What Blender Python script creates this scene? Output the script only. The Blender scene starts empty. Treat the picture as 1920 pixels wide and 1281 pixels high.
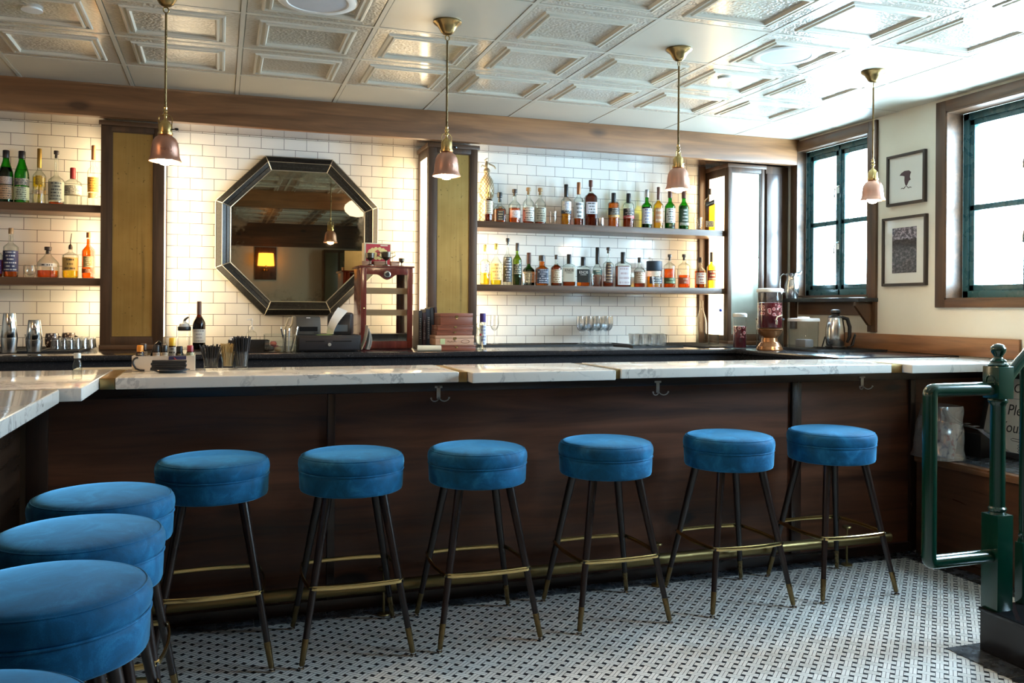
import bpy, bmesh, math, random
from mathutils import Vector, Matrix
PI = math.pi
random.seed(7)
SC = bpy.context.scene
COL = SC.collection
# ------------------------------------------------------------------ camera
F, YAW, SY, ROLL, H = 1626.58, 0.32498, -62.95, 0.00698, 1.37
cy_, sy_ = math.cos(YAW), math.sin(YAW)
cr_, sr_ = math.cos(ROLL), math.sin(ROLL)
R_ = Vector((cy_, -sy_, 0)); F_ = Vector((sy_, cy_, 0)); Z_ = Vector((0, 0, 1))
RIGHT = R_ * cr_ + Z_ * sr_; UP = -R_ * sr_ + Z_ * cr_
def ray(u, v):
    return F_ + RIGHT * ((u - 960) / F) + UP * (-(v - 640.5 - SY) / F)
def atY(u, v, Y):
    d = ray(u, v); P = d * (Y / d.y); P.z += H; return P
def atX(u, v, X):
    d = ray(u, v); P = d * (X / d.x); P.z += H; return P
def atZ(u, v, Z):
    d = ray(u, v); P = d * ((Z - H) / d.z); P.z += H; return P
def dist_px(P):      # metres per photo pixel at a point
    return (Vector((P[0], P[1], 0)).dot(F_)) / F
cam = bpy.data.cameras.new('camera'); co = bpy.data.objects.new('camera', cam); COL.objects.link(co)
cam.sensor_width = 36; cam.sensor_fit = 'HORIZONTAL'; cam.lens = F / 1920 * 36
cam.shift_y = SY / 1920; cam.clip_start = 0.02
M4 = Matrix((RIGHT, UP, -F_)).transposed().to_4x4(); M4.translation = (0, 0, H)
co.matrix_world = M4
SC.camera = co
# ------------------------------------------------------------------ materials
class E:
    """tiny expression wrapper over shader math nodes"""
    def __init__(s, t, o): s.t, s.o = t, o
    def _m(s, op, b=None, c=None, rev=False):
        n = s.t.nodes.new('ShaderNodeMath'); n.operation = op
        args = [s, b, c]
        if rev: args = [b, s, c]
        for i, a in enumerate(args):
            if a is None: continue
            if isinstance(a, E): s.t.links.new(a.o, n.inputs[i])
            else: n.inputs[i].default_value = a
        return E(s.t, n.outputs[0])
    def __add__(s, b): return s._m('ADD', b)
    def __radd__(s, b): return s._m('ADD', b)
    def __sub__(s, b): return s._m('SUBTRACT', b)
    def __rsub__(s, b): return s._m('SUBTRACT', b, rev=True)
    def __mul__(s, b): return s._m('MULTIPLY', b)
    def __rmul__(s, b): return s._m('MULTIPLY', b)
    def __truediv__(s, b): return s._m('DIVIDE', b)
    def lt(s, b): return s._m('LESS_THAN', b)
    def gt(s, b): return s._m('GREATER_THAN', b)
    def floor(s): return s._m('FLOOR')
    def abs(s): return s._m('ABSOLUTE')
    def mod(s, b): return s._m('FLOORED_MODULO', b)
    def sin(s): return s._m('SINE')
    def max(s, b): return s._m('MAXIMUM', b)
    def min(s, b): return s._m('MINIMUM', b)
    def smooth(s, a, b):
        n = s.t.nodes.new('ShaderNodeMapRange'); n.interpolation_type = 'SMOOTHSTEP'
        s.t.links.new(s.o, n.inputs[0]); n.inputs[1].default_value = a; n.inputs[2].default_value = b
        return E(s.t, n.outputs[0])
class Mat:
    def __init__(s, name):
        s.m = bpy.data.materials.new(name); s.m.use_nodes = True
        s.t = s.m.node_tree; s.t.nodes.clear()
        s.out = s.t.nodes.new('ShaderNodeOutputMaterial')
    def node(s, kind, **kw):
        n = s.t.nodes.new(kind)
        for k, v in kw.items(): setattr(n, k, v)
        return n
    def link(s, a, b): s.t.links.new(a.o if isinstance(a, E) else a, b)
    def coord(s, which='Object'):
        return s.node('ShaderNodeTexCoord').outputs[which]
    def xyz(s, v):
        n = s.node('ShaderNodeSeparateXYZ'); s.link(v, n.inputs[0])
        return [E(s.t, n.outputs[i]) for i in range(3)]
    def vec(s, x, y, z=0.0):
        n = s.node('ShaderNodeCombineXYZ')
        for i, a in enumerate((x, y, z)):
            if isinstance(a, E): s.link(a, n.inputs[i])
            else: n.inputs[i].default_value = a
        return n.outputs[0]
    def scale(s, v, sc):
        n = s.node('ShaderNodeMapping'); s.link(v, n.inputs[0]); n.inputs[3].default_value = sc; return n.outputs[0]
    def noise(s, v, scale, detail=3, rough=.55, dist=0, col=False):
        n = s.node('ShaderNodeTexNoise'); s.link(v, n.inputs['Vector'])
        n.inputs['Scale'].default_value = scale; n.inputs['Detail'].default_value = detail
        n.inputs['Roughness'].default_value = rough; n.inputs['Distortion'].default_value = dist
        return n.outputs[1] if col else E(s.t, n.outputs[0])
    def voro(s, v, scale, feature='F1'):
        n = s.node('ShaderNodeTexVoronoi', feature=feature); s.link(v, n.inputs['Vector']); n.inputs['Scale'].default_value = scale
        return E(s.t, n.outputs['Distance'])
    def ramp(s, f, stops):
        n = s.node('ShaderNodeValToRGB'); s.link(f, n.inputs[0]); r = n.color_ramp
        while len(r.elements) < len(stops): r.elements.new(0.5)
        for e, (p, c) in zip(r.elements, stops): e.position = p; e.color = (*c, 1)
        return n.outputs[0]
    def mix(s, f, a, b):
        n = s.node('ShaderNodeMix', data_type='RGBA')
        if isinstance(f, (int, float)): n.inputs[0].default_value = f
        else: s.link(f, n.inputs[0])
        for i, c in ((6, a), (7, b)):
            if isinstance(c, tuple): n.inputs[i].default_value = (*c, 1)
            else: s.link(c, n.inputs[i])
        return n.outputs[2]
    def bump(s, f, strength=.3, dist=.002):
        n = s.node('ShaderNodeBump'); s.link(f, n.inputs['Height']); n.inputs['Strength'].default_value = strength
        n.inputs['Distance'].default_value = dist; return n.outputs[0]
    def bsdf(s, color, rough=.5, metal=0., normal=None, **kw):
        n = s.node('ShaderNodeBsdfPrincipled')
        for k, v in (('Base Color', color), ('Roughness', rough), ('Metallic', metal)):
            if isinstance(v, tuple): n.inputs[k].default_value = (*v, 1)
            elif isinstance(v, (int, float)): n.inputs[k].default_value = v
            else: s.link(v, n.inputs[k])
        for k, v in kw.items():
            k = k.replace('_', ' ')
            n.inputs[k].default_value = (*v, 1) if isinstance(v, tuple) else v
        if normal is not None: s.link(normal, n.inputs['Normal'])
        s.t.links.new(n.outputs[0], s.out.inputs[0]); return n
MC = {}
def plain(name, color, rough=.5, metal=0., vary=.12, vs=14., **kw):
    """a plain surface with a little procedural colour and gloss variation"""
    if name in MC: return MC[name]
    m = Mat(name); f = m.noise(m.coord(), vs, 3)
    lo = tuple(c * (1 - vary) for c in color); hi = tuple(min(1, c * (1 + vary)) for c in color)
    m.bsdf(m.mix(f, lo, hi), (f * .12 + (rough - .06)).max(.02), metal, **kw)
    MC[name] = m.m; return m.m
def emit(name, color, strength):
    if name in MC: return MC[name]
    m = Mat(name); e = m.node('ShaderNodeEmission'); e.inputs[0].default_value = (*color, 1); e.inputs[1].default_value = strength
    m.t.links.new(e.outputs[0], m.out.inputs[0]); MC[name] = m.m; return m.m
def glass(name, tint=(.97, .98, .97), edge=(.55, .6, .58), power=3., gloss=.03, rough=0.02, haze=0.):
    """thin-walled glass: tinted see-through with a fresnel mirror, darker where seen edge-on"""
    if name in MC: return MC[name]
    m = Mat(name)
    lw = m.node('ShaderNodeLayerWeight'); lw.inputs[0].default_value = .5
    f = E(m.t, lw.outputs['Facing'])._m('POWER', power)
    tr = m.node('ShaderNodeBsdfTransparent'); m.link(m.mix(f, tint, edge), tr.inputs[0])
    gl = m.node('ShaderNodeBsdfGlossy'); gl.inputs['Roughness'].default_value = rough
    mx = m.node('ShaderNodeMixShader'); m.link((E(m.t, lw.outputs['Facing'])._m('POWER', 5.) * .9 + (gloss + .01)).min(1.0), mx.inputs[0])
    m.t.links.new(tr.outputs[0], mx.inputs[1]); m.t.links.new(gl.outputs[0], mx.inputs[2])
    last = mx
    if haze:
        df = m.node('ShaderNodeBsdfDiffuse'); df.inputs[0].default_value = (.85, .87, .9, 1); last = m.node('ShaderNodeMixShader'); last.inputs[0].default_value = haze
        m.t.links.new(mx.outputs[0], last.inputs[1]); m.t.links.new(df.outputs[0], last.inputs[2])
    m.t.links.new(last.outputs[0], m.out.inputs[0]); MC[name] = m.m; return m.m
def wood(name, dark, light, axis='x', rough=.35, sc=1., knots=True, coat=.3):
    if name in MC: return MC[name]
    m = Mat(name); o = m.coord(); k = {'x': (1.3, 16, 16), 'y': (16, 1.3, 16), 'z': (16, 16, 1.3)}[axis]
    v = m.scale(o, tuple(a * sc for a in k))
    fine = m.noise(v, 1.6, 6, .6, .8); broad = m.noise(m.scale(o, tuple(a * sc * .22 for a in k)), 1.5, 3, .5, 1.5)
    f = fine * .5 + broad * .55
    if knots:
        kv = m.scale(o, tuple((2.2 if a < 2 else 5) * sc for a in k)); d = m.voro(kv, 1.1)
        f = f - (1.0 - d.smooth(0.03, .16)) * .35
    col = m.ramp(f, [(.30, dark), (.50, tuple(a * .6 + b * .4 for a, b in zip(dark, light))), (.70, light)])
    m.bsdf(col, (fine * .2 + rough - .1).max(.05), 0, m.bump(fine, .12, .001), Coat_Weight=coat, Coat_Roughness=.25)
    MC[name] = m.m; return m.m
def label_mat(base, ink, rows=7, seed=0):
    key = ('lab', base, ink, rows, seed)
    if key in MC: return MC[key]
    m = Mat('printed_label'); x, y, z = m.xyz(m.coord('Generated'))
    row = (z * rows).floor(); inrow = (z * rows).mod(1.0)
    n = m.noise(m.vec(x * 16.0 + seed, row * 7.3 + seed, 0.0), 1.6, 2)
    wide = m.noise(m.vec(row * 3.7 + seed, 2.0, 1.0), 1.9, 0)
    mask = n.gt(.47) * inrow.gt(.3) * inrow.lt(.72) * (x - .5).abs().lt(wide * .62) * z.gt(.06) * z.lt(.95)
    pat = m.noise(m.coord('Generated'), 3.0, 2)
    m.bsdf(m.mix(mask, m.mix(pat * .18, base, tuple(c * .8 for c in base)), ink), .55)
    MC[key] = m.m; return m.m
# --- specific surfaces
def mk_floor():
    m = Mat('basketweave_mosaic'); x, y, z = m.xyz(m.coord()); s = .0455 * math.sqrt(2)
    p = (x + y) / s + 200.5; q = (y - x) / s + 200.5
    i, j = p.floor(), q.floor(); qx = p - i - .5; qy = q - j - .5
    odd = (i + j).mod(2.0); a = qx + (qy - qx) * odd; b = qy + (qx - qy) * odd
    a, b = a.abs(), b.abs(); w, g = .315, .022
    sub = b.gt(w); dot = sub * a.gt(w)
    line = (b.lt(g)) * (1 - sub) + sub * a.lt(g) * (1 - dot)
    edge = (b - w).abs().lt(g * 1.2) + sub * (a - w).abs().lt(g * 1.2)
    cellr = m.node('ShaderNodeTexWhiteNoise'); m.link(m.vec(i, j), cellr.inputs['Vector'])
    tone = E(m.t, cellr.outputs['Value']) * .3 + m.noise(m.coord(), 2.2, 3) * .5
    white = m.ramp(tone, [(.1, (.52, .5, .465)), (.6, (.74, .715, .68))])
    dark = m.ramp(tone, [(.1, (.008, .009, .012)), (.7, (.025, .028, .035))])
    c1 = m.mix((line + edge).min(1.0), white, (.05, .05, .052))
    m.bsdf(m.mix(dot, c1, dark), .3, 0, m.bump((line + edge).min(1.0) * -1.0, .3, .001))
    return m.m
def mk_tile():
    m = Mat('white_subway_tile'); uv = m.node('ShaderNodeUVMap'); uv.uv_map = 'tile'
    b = m.node('ShaderNodeTexBrick', offset=.5, offset_frequency=2, squash=1.0)
    m.link(uv.outputs[0], b.inputs['Vector'])
    b.inputs['Scale'].default_value = 1; b.inputs['Mortar Size'].default_value = .0017; b.inputs['Mortar Smooth'].default_value = .15
    b.inputs['Brick Width'].default_value = .1535; b.inputs['Row Height'].default_value = .0767; b.inputs['Bias'].default_value = -.2
    b.inputs[1].default_value = (.84, .82, .77, 1); b.inputs[2].default_value = (.8, .78, .73, 1); b.inputs[3].default_value = (.10, .095, .085, 1)
    f = E(m.t, b.outputs['Fac'])
    wav = m.noise(uv.outputs[0], 9, 2)
    m.bsdf(b.outputs[0], f * .5 + .09, 0, m.bump(wav * .4 - f, .25, .002), Specular_IOR_Level=.55)
    return m.m
def mk_marble():
    m = Mat('white_marble'); o = m.coord()
    warp = m.noise(o, 2.2, 4, .6, 0, True)
    add = m.node('ShaderNodeVectorMath', operation='MULTIPLY_ADD'); m.link(warp, add.inputs[0]); add.inputs[1].default_value = (.55, .55, .55); m.link(o, add.inputs[2])
    v = m.noise(add.outputs[0], 5.5, 5, .62); ridge = (v - .5).abs()
    vein = 1 - ridge.smooth(0.0, .035); patch = m.noise(o, 3.0, 2).smooth(.42, .62)
    spot = m.noise(o, 28, 2).smooth(.66, .74)
    c = m.mix((vein * patch * .55 + spot * .3).min(1.0), (.78, .745, .69), (.22, .21, .21))
    m.bsdf(c, .09, 0, Specular_IOR_Level=.6); return m.m
def mk_ceil(name, hammered):
    m = Mat(name); o = m.coord()
    if hammered:
        h = m.voro(m.scale(o, (1, 1.15, 1)), 75, 'SMOOTH_F1') + m.noise(o, 60, 2) * .6
        m.bsdf((.50, .45, .365), .22, 0, m.bump(h, .8, .005), Coat_Weight=.9, Coat_Roughness=.14)
    else:
        m.bsdf(m.mix(m.noise(o, 4, 2), (.52, .485, .40), (.58, .54, .45)), .32, 0, m.bump(m.noise(o, 220, 2), .06, .001), Coat_Weight=.15, Coat_Roughness=.2)
    return m.m
def mk_velvet():
    m = Mat('blue_velvet'); o = m.coord('Object'); oi = m.node('ShaderNodeObjectInfo')
    ad = m.node('ShaderNodeVectorMath', operation='ADD'); m.link(o, ad.inputs[0]); m.link(oi.outputs['Location'], ad.inputs[1])
    n1 = m.noise(ad.outputs[0], 11, 5, .65, .8); n2 = m.noise(ad.outputs[0], 420, 2)
    c = m.ramp(n1 * .8 + n2 * .2, [(.30, (.001, .05, .115)), (.52, (.002, .095, .225)), (.66, (.012, .17, .36)), (.8, (.08, .32, .52))])
    m.bsdf(c, .75, 0, m.bump(n2 * .4 + n1, .12, .002), Sheen_Weight=1., Sheen_Roughness=.3, Sheen_Tint=(.2, .62, 1.), Specular_IOR_Level=.25)
    return m.m
def mk_granite():
    m = Mat('black_granite'); o = m.coord(); n = m.noise(o, 190, 3).smooth(.6, .72); n2 = m.noise(o, 40, 3)
    m.bsdf(m.mix(n * .55 + n2 * .1, (.012, .013, .017), (.16, .17, .19)), .16); return m.m
def mk_slate():
    m = Mat('black_slate_tile'); o = m.coord(); x, y, z = m.xyz(o); n = m.noise(o, 14, 5, .65)
    u = ((x + 40.0).mod(.155)).lt(.004); u2 = ((y + 40.0).mod(.155)).lt(.004)
    c = m.mix((u + u2).min(1.0), m.ramp(n, [(.3, (.016, .018, .022)), (.7, (.075, .085, .10))]), (.11, .11, .105))
    m.bsdf(c, n * .3 + .12, 0, m.bump(n, .5, .004)); return m.m
def mk_aged_brass():
    m = Mat('aged_brass_sheet'); o = m.coord(); st = m.noise(m.scale(o, (60, 60, 1.2)), 1.5, 4, .6)
    blot = m.noise(o, 3.2, 3); pit = m.noise(o, 55, 2).smooth(.68, .74); drip = m.noise(m.scale(o, (28, 28, .9)), 1.2, 2).smooth(.6, .78)
    c = m.ramp(st * .25 + blot * .75, [(.3, (.30, .185, .05)), (.55, (.42, .275, .085)), (.75, (.52, .37, .15))])
    m.bsdf(m.mix((pit * .7 + drip * .45).min(.8), c, (.07, .055, .025)), st * .15 + .34, .7, m.bump(st, .08, .001)); return m.m
def mk_mirror():
    m = Mat('antiqued_mirror'); o = m.coord(); x, y, z = m.xyz(o)
    r = (x.abs() / .46).max(z.abs() / .46)
    cloud = (m.noise(o, 7, 6, .7) + (r - .78) * .55).smooth(.52, .8); speck = m.noise(o, 160, 2).smooth(.55, .7) * cloud
    c = m.mix(cloud * .6, (.40, .36, .25), (.17, .15, .10))
    b = m.bsdf(m.mix(speck * .7, c, (.05, .045, .03)), cloud * .22 + .015, 1.); return m.m
def mk_frame_mirror():
    m = Mat('distressed_black_mirror'); o = m.coord(); n = m.noise(o, 55, 5, .75); n2 = m.noise(o, 150, 3)
    m.bsdf(m.ramp(n * .6 + n2 * .4, [(.42, (.004, .004, .004)), (.6, (.025, .025, .022)), (.74, (.22, .21, .18))]), n * .4 + .2, .15); return m.m
def mk_plaster():
    m = Mat('cream_plaster'); o = m.coord(); n = m.noise(o, 5, 3)
    m.bsdf(m.mix(n, (.62, .58, .48), (.68, .64, .54)), .75, 0, m.bump(m.noise(o, 60, 3), .08, .002)); return m.m
FLOOR_M = mk_floor(); TILE = mk_tile(); MARBLE = mk_marble(); CEIL_H = mk_ceil('hammered_ceiling_panel', 1); CEIL_S = mk_ceil('smooth_ceiling_paint', 0)
VELVET = mk_velvet(); GRANITE = mk_granite(); SLATE = mk_slate(); BRASSSHEET = mk_aged_brass(); MIRROR = mk_mirror(); FRM = mk_frame_mirror(); PLASTER = mk_plaster()
WX = wood('dark_alder_x', (.028, .013, .006), (.15, .068, .028), 'x', .42, 1., True, .1)
WY = wood('dark_alder_y', (.028, .013, .006), (.15, .068, .028), 'y', .42, 1., True, .1)
WZ = wood('dark_alder_z', (.024, .011, .005), (.11, .05, .021), 'z', .42, 1., True, .1)
BEAM = wood('stained_beam', (.05, .019, .006), (.36, .16, .06), 'x', .45, .6, True, .08)
BARW = wood('mahogany_bar_front', (.011, .0037, .002), (.21, .070, .029), 'x', .42, .55, True, .06)
BARZ = wood('mahogany_stile', (.008, .004, .003), (.05, .02, .011), 'z', .3)
BACKS = wood('reddish_board', (.08, .03, .01), (.30, .13, .05), 'y', .4)
CHERRY = wood('cherry_cabinet', (.06, .008, .006), (.19, .03, .02), 'z', .18, 1, False, .8)
CEDAR = wood('cedar_box', (.13, .032, .016), (.28, .085, .043), 'x', .4, 2, False)
PALEBOX = wood('pale_box', (.42, .23, .14), (.58, .35, .23), 'x', .5, 2, False, 0)
LEGW = wood('walnut_leg', (.006, .003, .0025), (.022, .009, .007), 'z', .3, 1, False, .15)
BRASS = plain('polished_brass', (.62, .45, .19), .2, 1.)
ABRASS = plain('antique_brass', (.34, .235, .10), .3, 1.)
DBRASS = plain('dark_brass', (.20, .135, .06), .28, 1.)
NICKEL = plain('nickel', (.66, .62, .54), .3, .5)
TARN = plain('tarnished_brass', (.26, .19, .08), .38, 1.)
CHROME = plain('chrome', (.7, .7, .7), .12, 1., .05)
STEEL = plain('brushed_steel', (.56, .56, .56), .2, 1., .1)
COPPER = plain('copper_shade', (.74, .40, .30), .3, 1.)
BLACK = plain('black_plastic', (.012, .012, .014), .4)
BLACKG = plain('gloss_black', (.008, .008, .009), .15)
RUBBER = plain('black_rubber', (.012, .013, .015), .5)
WHITE = plain('white_plastic', (.75, .75, .73), .4, 0, .04)
PAPER = plain('white_paper', (.8, .79, .76), .8, 0, .04)
TEAL = plain('teal_window_paint', (.03, .10, .12), .28, 0, .03)
GREEN = plain('green_rail_paint', (.0015, .034, .02), .2, 0, .06, 30, Coat_Weight=.6, Coat_Roughness=.12)
CORK = plain('cork', (.34, .2, .09), .8)
GLASS = glass('clear_glass'); BGLASS = glass('bottle_glass', (.93, .95, .92), (.30, .36, .32), 2.2)
# ------------------------------------------------------------------ mesh helpers
class MB:
    def __init__(s): s.v, s.f, s.mi, s.k = [], [], [], 0
    def add(s, vs, fs):
        o = len(s.v); s.v += [tuple(p) for p in vs]; s.f += [tuple(o + i for i in f) for f in fs]; s.mi += [s.k] * len(fs); return s
    def box(s, x0, y0, z0, x1, y1, z1):
        vs = [(x, y, z) for z in (z0, z1) for y in (y0, y1) for x in (x0, x1)]
        return s.add(vs, [(0, 2, 3, 1), (4, 5, 7, 6), (0, 1, 5, 4), (2, 6, 7, 3), (0, 4, 6, 2), (1, 3, 7, 5)])
    def lathe(s, prof, n=24, c=(0, 0, 0), p=2., caps=True, sx=1., sy=1.):
        vs = []; m = len(prof)
        for r, z in prof:
            for i in range(n):
                a = 2 * PI * (i + .5) / n; ca, sa = math.cos(a), math.sin(a)
                k = r if p == 2 else r / (abs(ca) ** p + abs(sa) ** p) ** (1 / p)
                vs.append((c[0] + k * ca * sx, c[1] + k * sa * sy, c[2] + z))
        fs = [(j * n + i, j * n + (i + 1) % n, (j + 1) * n + (i + 1) % n, (j + 1) * n + i) for j in range(m - 1) for i in range(n)]
        if caps: fs += [tuple(range(n - 1, -1, -1)), tuple((m - 1) * n + i for i in range(n))]
        return s.add(vs, fs)
    def tube(s, pts, r, n=8, closed=False, flat=1., caps=True):
        """round (or flattened) tube through points; r may be a list"""
        P = [Vector(p) for p in pts]; m = len(P); vs = []; up = None
        for i, p in enumerate(P):
            a = P[(i - 1) % m] if closed or i else P[0]; b = P[(i + 1) % m] if closed or i < m - 1 else P[-1]
            t = (b - a).normalized()
            if up is None:
                up = Vector((0, 0, 1)) if abs(t.z) < .95 else Vector((0, 1, 0))
            sd = t.cross(up).normalized(); u2 = sd.cross(t).normalized(); up = u2
            rr = r[i] if isinstance(r, (list, tuple)) else r
            for k in range(n):
                an = 2 * PI * k / n; vs.append(p + sd * (math.cos(an) * rr * flat) + u2 * (math.sin(an) * rr))
        seg = m if closed else m - 1
        fs = [(i * n + k, i * n + (k + 1) % n, ((i + 1) % m) * n + (k + 1) % n, ((i + 1) % m) * n + k) for i in range(seg) for k in range(n)]
        if caps and not closed: fs += [tuple(range(n - 1, -1, -1)), tuple((m - 1) * n + k for k in range(n))]
        return s.add(vs, fs)
    def prism(s, poly, z0, z1, plane='xy'):
        n = len(poly); f = {'xy': lambda a, b, h: (a, b, h), 'xz': lambda a, b, h: (a, h, b), 'yz': lambda a, b, h: (h, a, b)}[plane]
        vs = [f(a, b, z0) for a, b in poly] + [f(a, b, z1) for a, b in poly]
        return s.add(vs, [tuple(range(n - 1, -1, -1)), tuple(range(n, 2 * n))] + [(i, (i + 1) % n, n + (i + 1) % n, n + i) for i in range(n)])
    def sheet(s, grid, th):
        """thin curved sheet of real thickness from rows of points"""
        R, Cn = len(grid), len(grid[0]); vs = []
        for sg in (1, -1):
            for i in range(R):
                for j in range(Cn):
                    p = Vector(grid[i][j]); du = Vector(grid[i][min(j + 1, Cn - 1)]) - Vector(grid[i][max(j - 1, 0)]); dv = Vector(grid[min(i + 1, R - 1)][j]) - Vector(grid[max(i - 1, 0)][j])
                    nn = du.cross(dv); nn = nn.normalized() if nn.length else Vector((0, 0, 1)); vs.append(p + nn * (sg * th / 2))
        q = R * Cn; fs = []
        for i in range(R - 1):
            for j in range(Cn - 1):
                a = i * Cn + j; fs.append((a, a + 1, a + Cn + 1, a + Cn)); fs.append((q + a, q + a + Cn, q + a + Cn + 1, q + a + 1))
        rim = [j for j in range(Cn)] + [i * Cn + Cn - 1 for i in range(1, R)] + [(R - 1) * Cn + j for j in range(Cn - 2, -1, -1)] + [i * Cn for i in range(R - 2, 0, -1)]
        for a, b in zip(rim, rim[1:] + rim[:1]): fs.append((a, q + a, q + b, b))
        return s.add(vs, fs)
    def move(s, M):
        s.v = [tuple(M @ Vector(p)) for p in s.v]; return s
    def build(s, name, mat, parent=None, loc=(0, 0, 0), rz=0., bevel=0., smooth=35, seg=2, fix=True):
        me = bpy.data.meshes.new(name); me.from_pydata(s.v, [], s.f)
        for m in (mat if isinstance(mat, (list, tuple)) else [mat]): me.materials.append(m)
        for p, k in zip(me.polygons, s.mi): p.material_index = k
        bm = bmesh.new(); bm.from_mesh(me)
        if fix: bmesh.ops.recalc_face_normals(bm, faces=bm.faces)
        if bevel:
            ed = [e for e in bm.edges if len(e.link_faces) == 2 and e.calc_face_angle(0) > .6]
            bmesh.ops.bevel(bm, geom=ed, offset=bevel, segments=seg, profile=.6, affect='EDGES', clamp_overlap=True)
        if smooth:
            for f in bm.faces: f.smooth = True
            for e in bm.edges: e.smooth = not (len(e.link_faces) == 2 and e.calc_face_angle(0) > math.radians(smooth))
        bm.to_mesh(me); bm.free()
        ob = bpy.data.objects.new(name, me); COL.objects.link(ob); ob.location = loc; ob.rotation_euler = (0, 0, rz)
        if parent: ob.parent = parent
        return ob
def tag(o, label, cat, group=None):
    o['label'] = label; o['category'] = cat
    if group: o['group'] = group
    return o
def thing(name, label, cat, loc=(0, 0, 0), rz=0., group=None):
    o = bpy.data.objects.new(name, None); COL.objects.link(o); o.location = loc; o.rotation_euler = (0, 0, rz); o.empty_display_size = .05
    return tag(o, label, cat, group)
def struct(o, label=None):
    o['kind'] = 'structure'
    if label: o['label'] = label
    return o
def kids(o): return [c for c in bpy.data.objects if c.parent == o]
def dup(root, loc, rz, label, group=None):
    allc = {}
    for c in bpy.data.objects:
        if c.parent: allc.setdefault(c.parent.name, []).append(c)
    def cp(o, par):
        c = o.copy(); COL.objects.link(c)
        if par: c.parent = par
        for k in allc.get(o.name, []): cp(k, c)
        return c
    r = cp(root, None); r.location = loc; r.rotation_euler = (0, 0, rz); r['label'] = label
    if group: r['group'] = group
    return r
def box(*a): return MB().box(*a)
def text(body, size, mat, parent, loc, rot, ext=.0006, name='lettering', align='CENTER', shear=0., sx=1.):
    cu = bpy.data.curves.new(name, 'FONT'); cu.body = body; cu.size = size; cu.extrude = ext; cu.align_x = align; cu.align_y = 'CENTER'; cu.shear = shear; cu.resolution_u = 3
    t = bpy.data.objects.new('t', cu); COL.objects.link(t)
    me = bpy.data.meshes.new_from_object(t.evaluated_get(bpy.context.evaluated_depsgraph_get()))
    bpy.data.objects.remove(t); me.materials.clear(); me.materials.append(mat); me.name = name
    o = bpy.data.objects.new(name, me); COL.objects.link(o); o.location = loc; o.rotation_euler = rot; o.scale = (sx, 1, 1)
    if parent: o.parent = parent
    return o
FRONT = (PI / 2, 0, 0)     # lettering that faces -Y
def arc(cx, cy, r, a0, a1, n): return [(cx + r * math.cos(a0 + (a1 - a0) * i / n), cy + r * math.sin(a0 + (a1 - a0) * i / n)) for i in range(n + 1)]
# ------------------------------------------------------------------ measured planes
ZC, XR, YW, YF, YB = 2.7146, 4.337, 6.25, 5.9, 5.78
XL, YRW = -4.6, -2.2
ZT, ZB = 1.09, 1.044          # bar top
ZK = 1.093                    # back counter top
YP, XWP = 3.95, -.74          # bar front panel, wing panel
# ------------------------------------------------------------------ floor, walls
struct(box(XL - .1, YRW - .1, -.08, XR + .1, YW + .1, 0).build('floor', FLOOR_M, smooth=0), 'black and white basketweave mosaic floor')
b = MB(); b.box(XWP, 3.86, 0, 3.74, YP, .003); b.box(3.615, -2.1, 0, 3.74, 3.86, .003); b.box(XWP, -2, 0, XWP + .09, 3.86, .003)
struct(b.build('trim_1', SLATE, smooth=0), 'black slate tile border along the foot of the bar and window bench')
b = MB(); b.prism([(2.80, 2.77), (2.80, .2), (2.915, .2), (2.915, 2.70), (3.55, 2.725), (3.55, 2.77)], 0, .003)
struct(b.build('trim_2', SLATE, smooth=0), 'black slate tile border around the stair foot')
def wall_back():
    me = bpy.data.meshes.new('wall_back'); vs, fs, uvs = [], [], []
    for x0, x1, ph, dz in ((XL, -.55, .115, 0), (-.55, 1.5, .035, 0), (1.5, XR, .069, 0)):
        for z0, z1 in ((0, ZC + .03),):
            i = len(vs); vs += [(x0, YW, z0), (x1, YW, z0), (x1, YW, z1), (x0, YW, z1)]; fs.append((i, i + 1, i + 2, i + 3))
            uvs += [(x + 15.35 - ph + (.0767 if ph != .069 else 0), z - 1.159 + 15.34) for x, z in ((x0, z0), (x1, z0), (x1, z1), (x0, z1))]
    i = len(vs); vs += [(XL, YW + .12, 0), (XR, YW + .12, 0), (XR, YW + .12, ZC + .03), (XL, YW + .12, ZC + .03)]; fs.append((i + 3, i + 2, i + 1, i)); uvs += [(0, 0)] * 4
    me.from_pydata(vs, [], fs); l = me.uv_layers.new(name='tile')
    for k, u in enumerate(uvs): l.data[k].uv = u
    me.materials.append(TILE); o = bpy.data.objects.new('wall_back', me); COL.objects.link(o); return struct(o, 'white subway tile wall behind the back bar')
wall_back()
# right wall with window openings (y0, y1, z0, z1)
WIN = [(4.985, 5.79, 1.47, 2.63), (3.32, 4.30, 1.44, 2.625), (1.55, 2.53, 1.44, 2.625)]
def wall_right():
    b = MB(); t = .26; ys = sorted({YRW - .1, YW + .1, *[w[0] for w in WIN], *[w[1] for w in WIN]})
    for a, c in zip(ys, ys[1:]):
        w = next((w for w in WIN if w[0] <= a and c <= w[1]), None)
        if w: b.box(XR, a, 0, XR + t, c, w[2]); b.box(XR, a, w[3], XR + t, c, ZC + .03)
        else: b.box(XR, a, 0, XR + t, c, ZC + .03)
    struct(b.build('wall_right', PLASTER, smooth=0), 'cream plaster wall with the windows')
wall_right()
struct(box(XL - .1, YRW - .1, 0, XL, YW + .1, ZC + .03).build('wall_left', PLASTER, smooth=0))
b = MB(); b.box(XL, YRW - .1, 0, XR, YRW, 2.34); b.k = 1; b.box(XL, YRW - .1, 2.34, XR, YRW + .03, ZC + .011); b.box(XL, YRW - .1, 2.34, XR, YRW - .001, ZC + .03)
struct(b.build('wall_rear', [PLASTER, WX], smooth=0))
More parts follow.
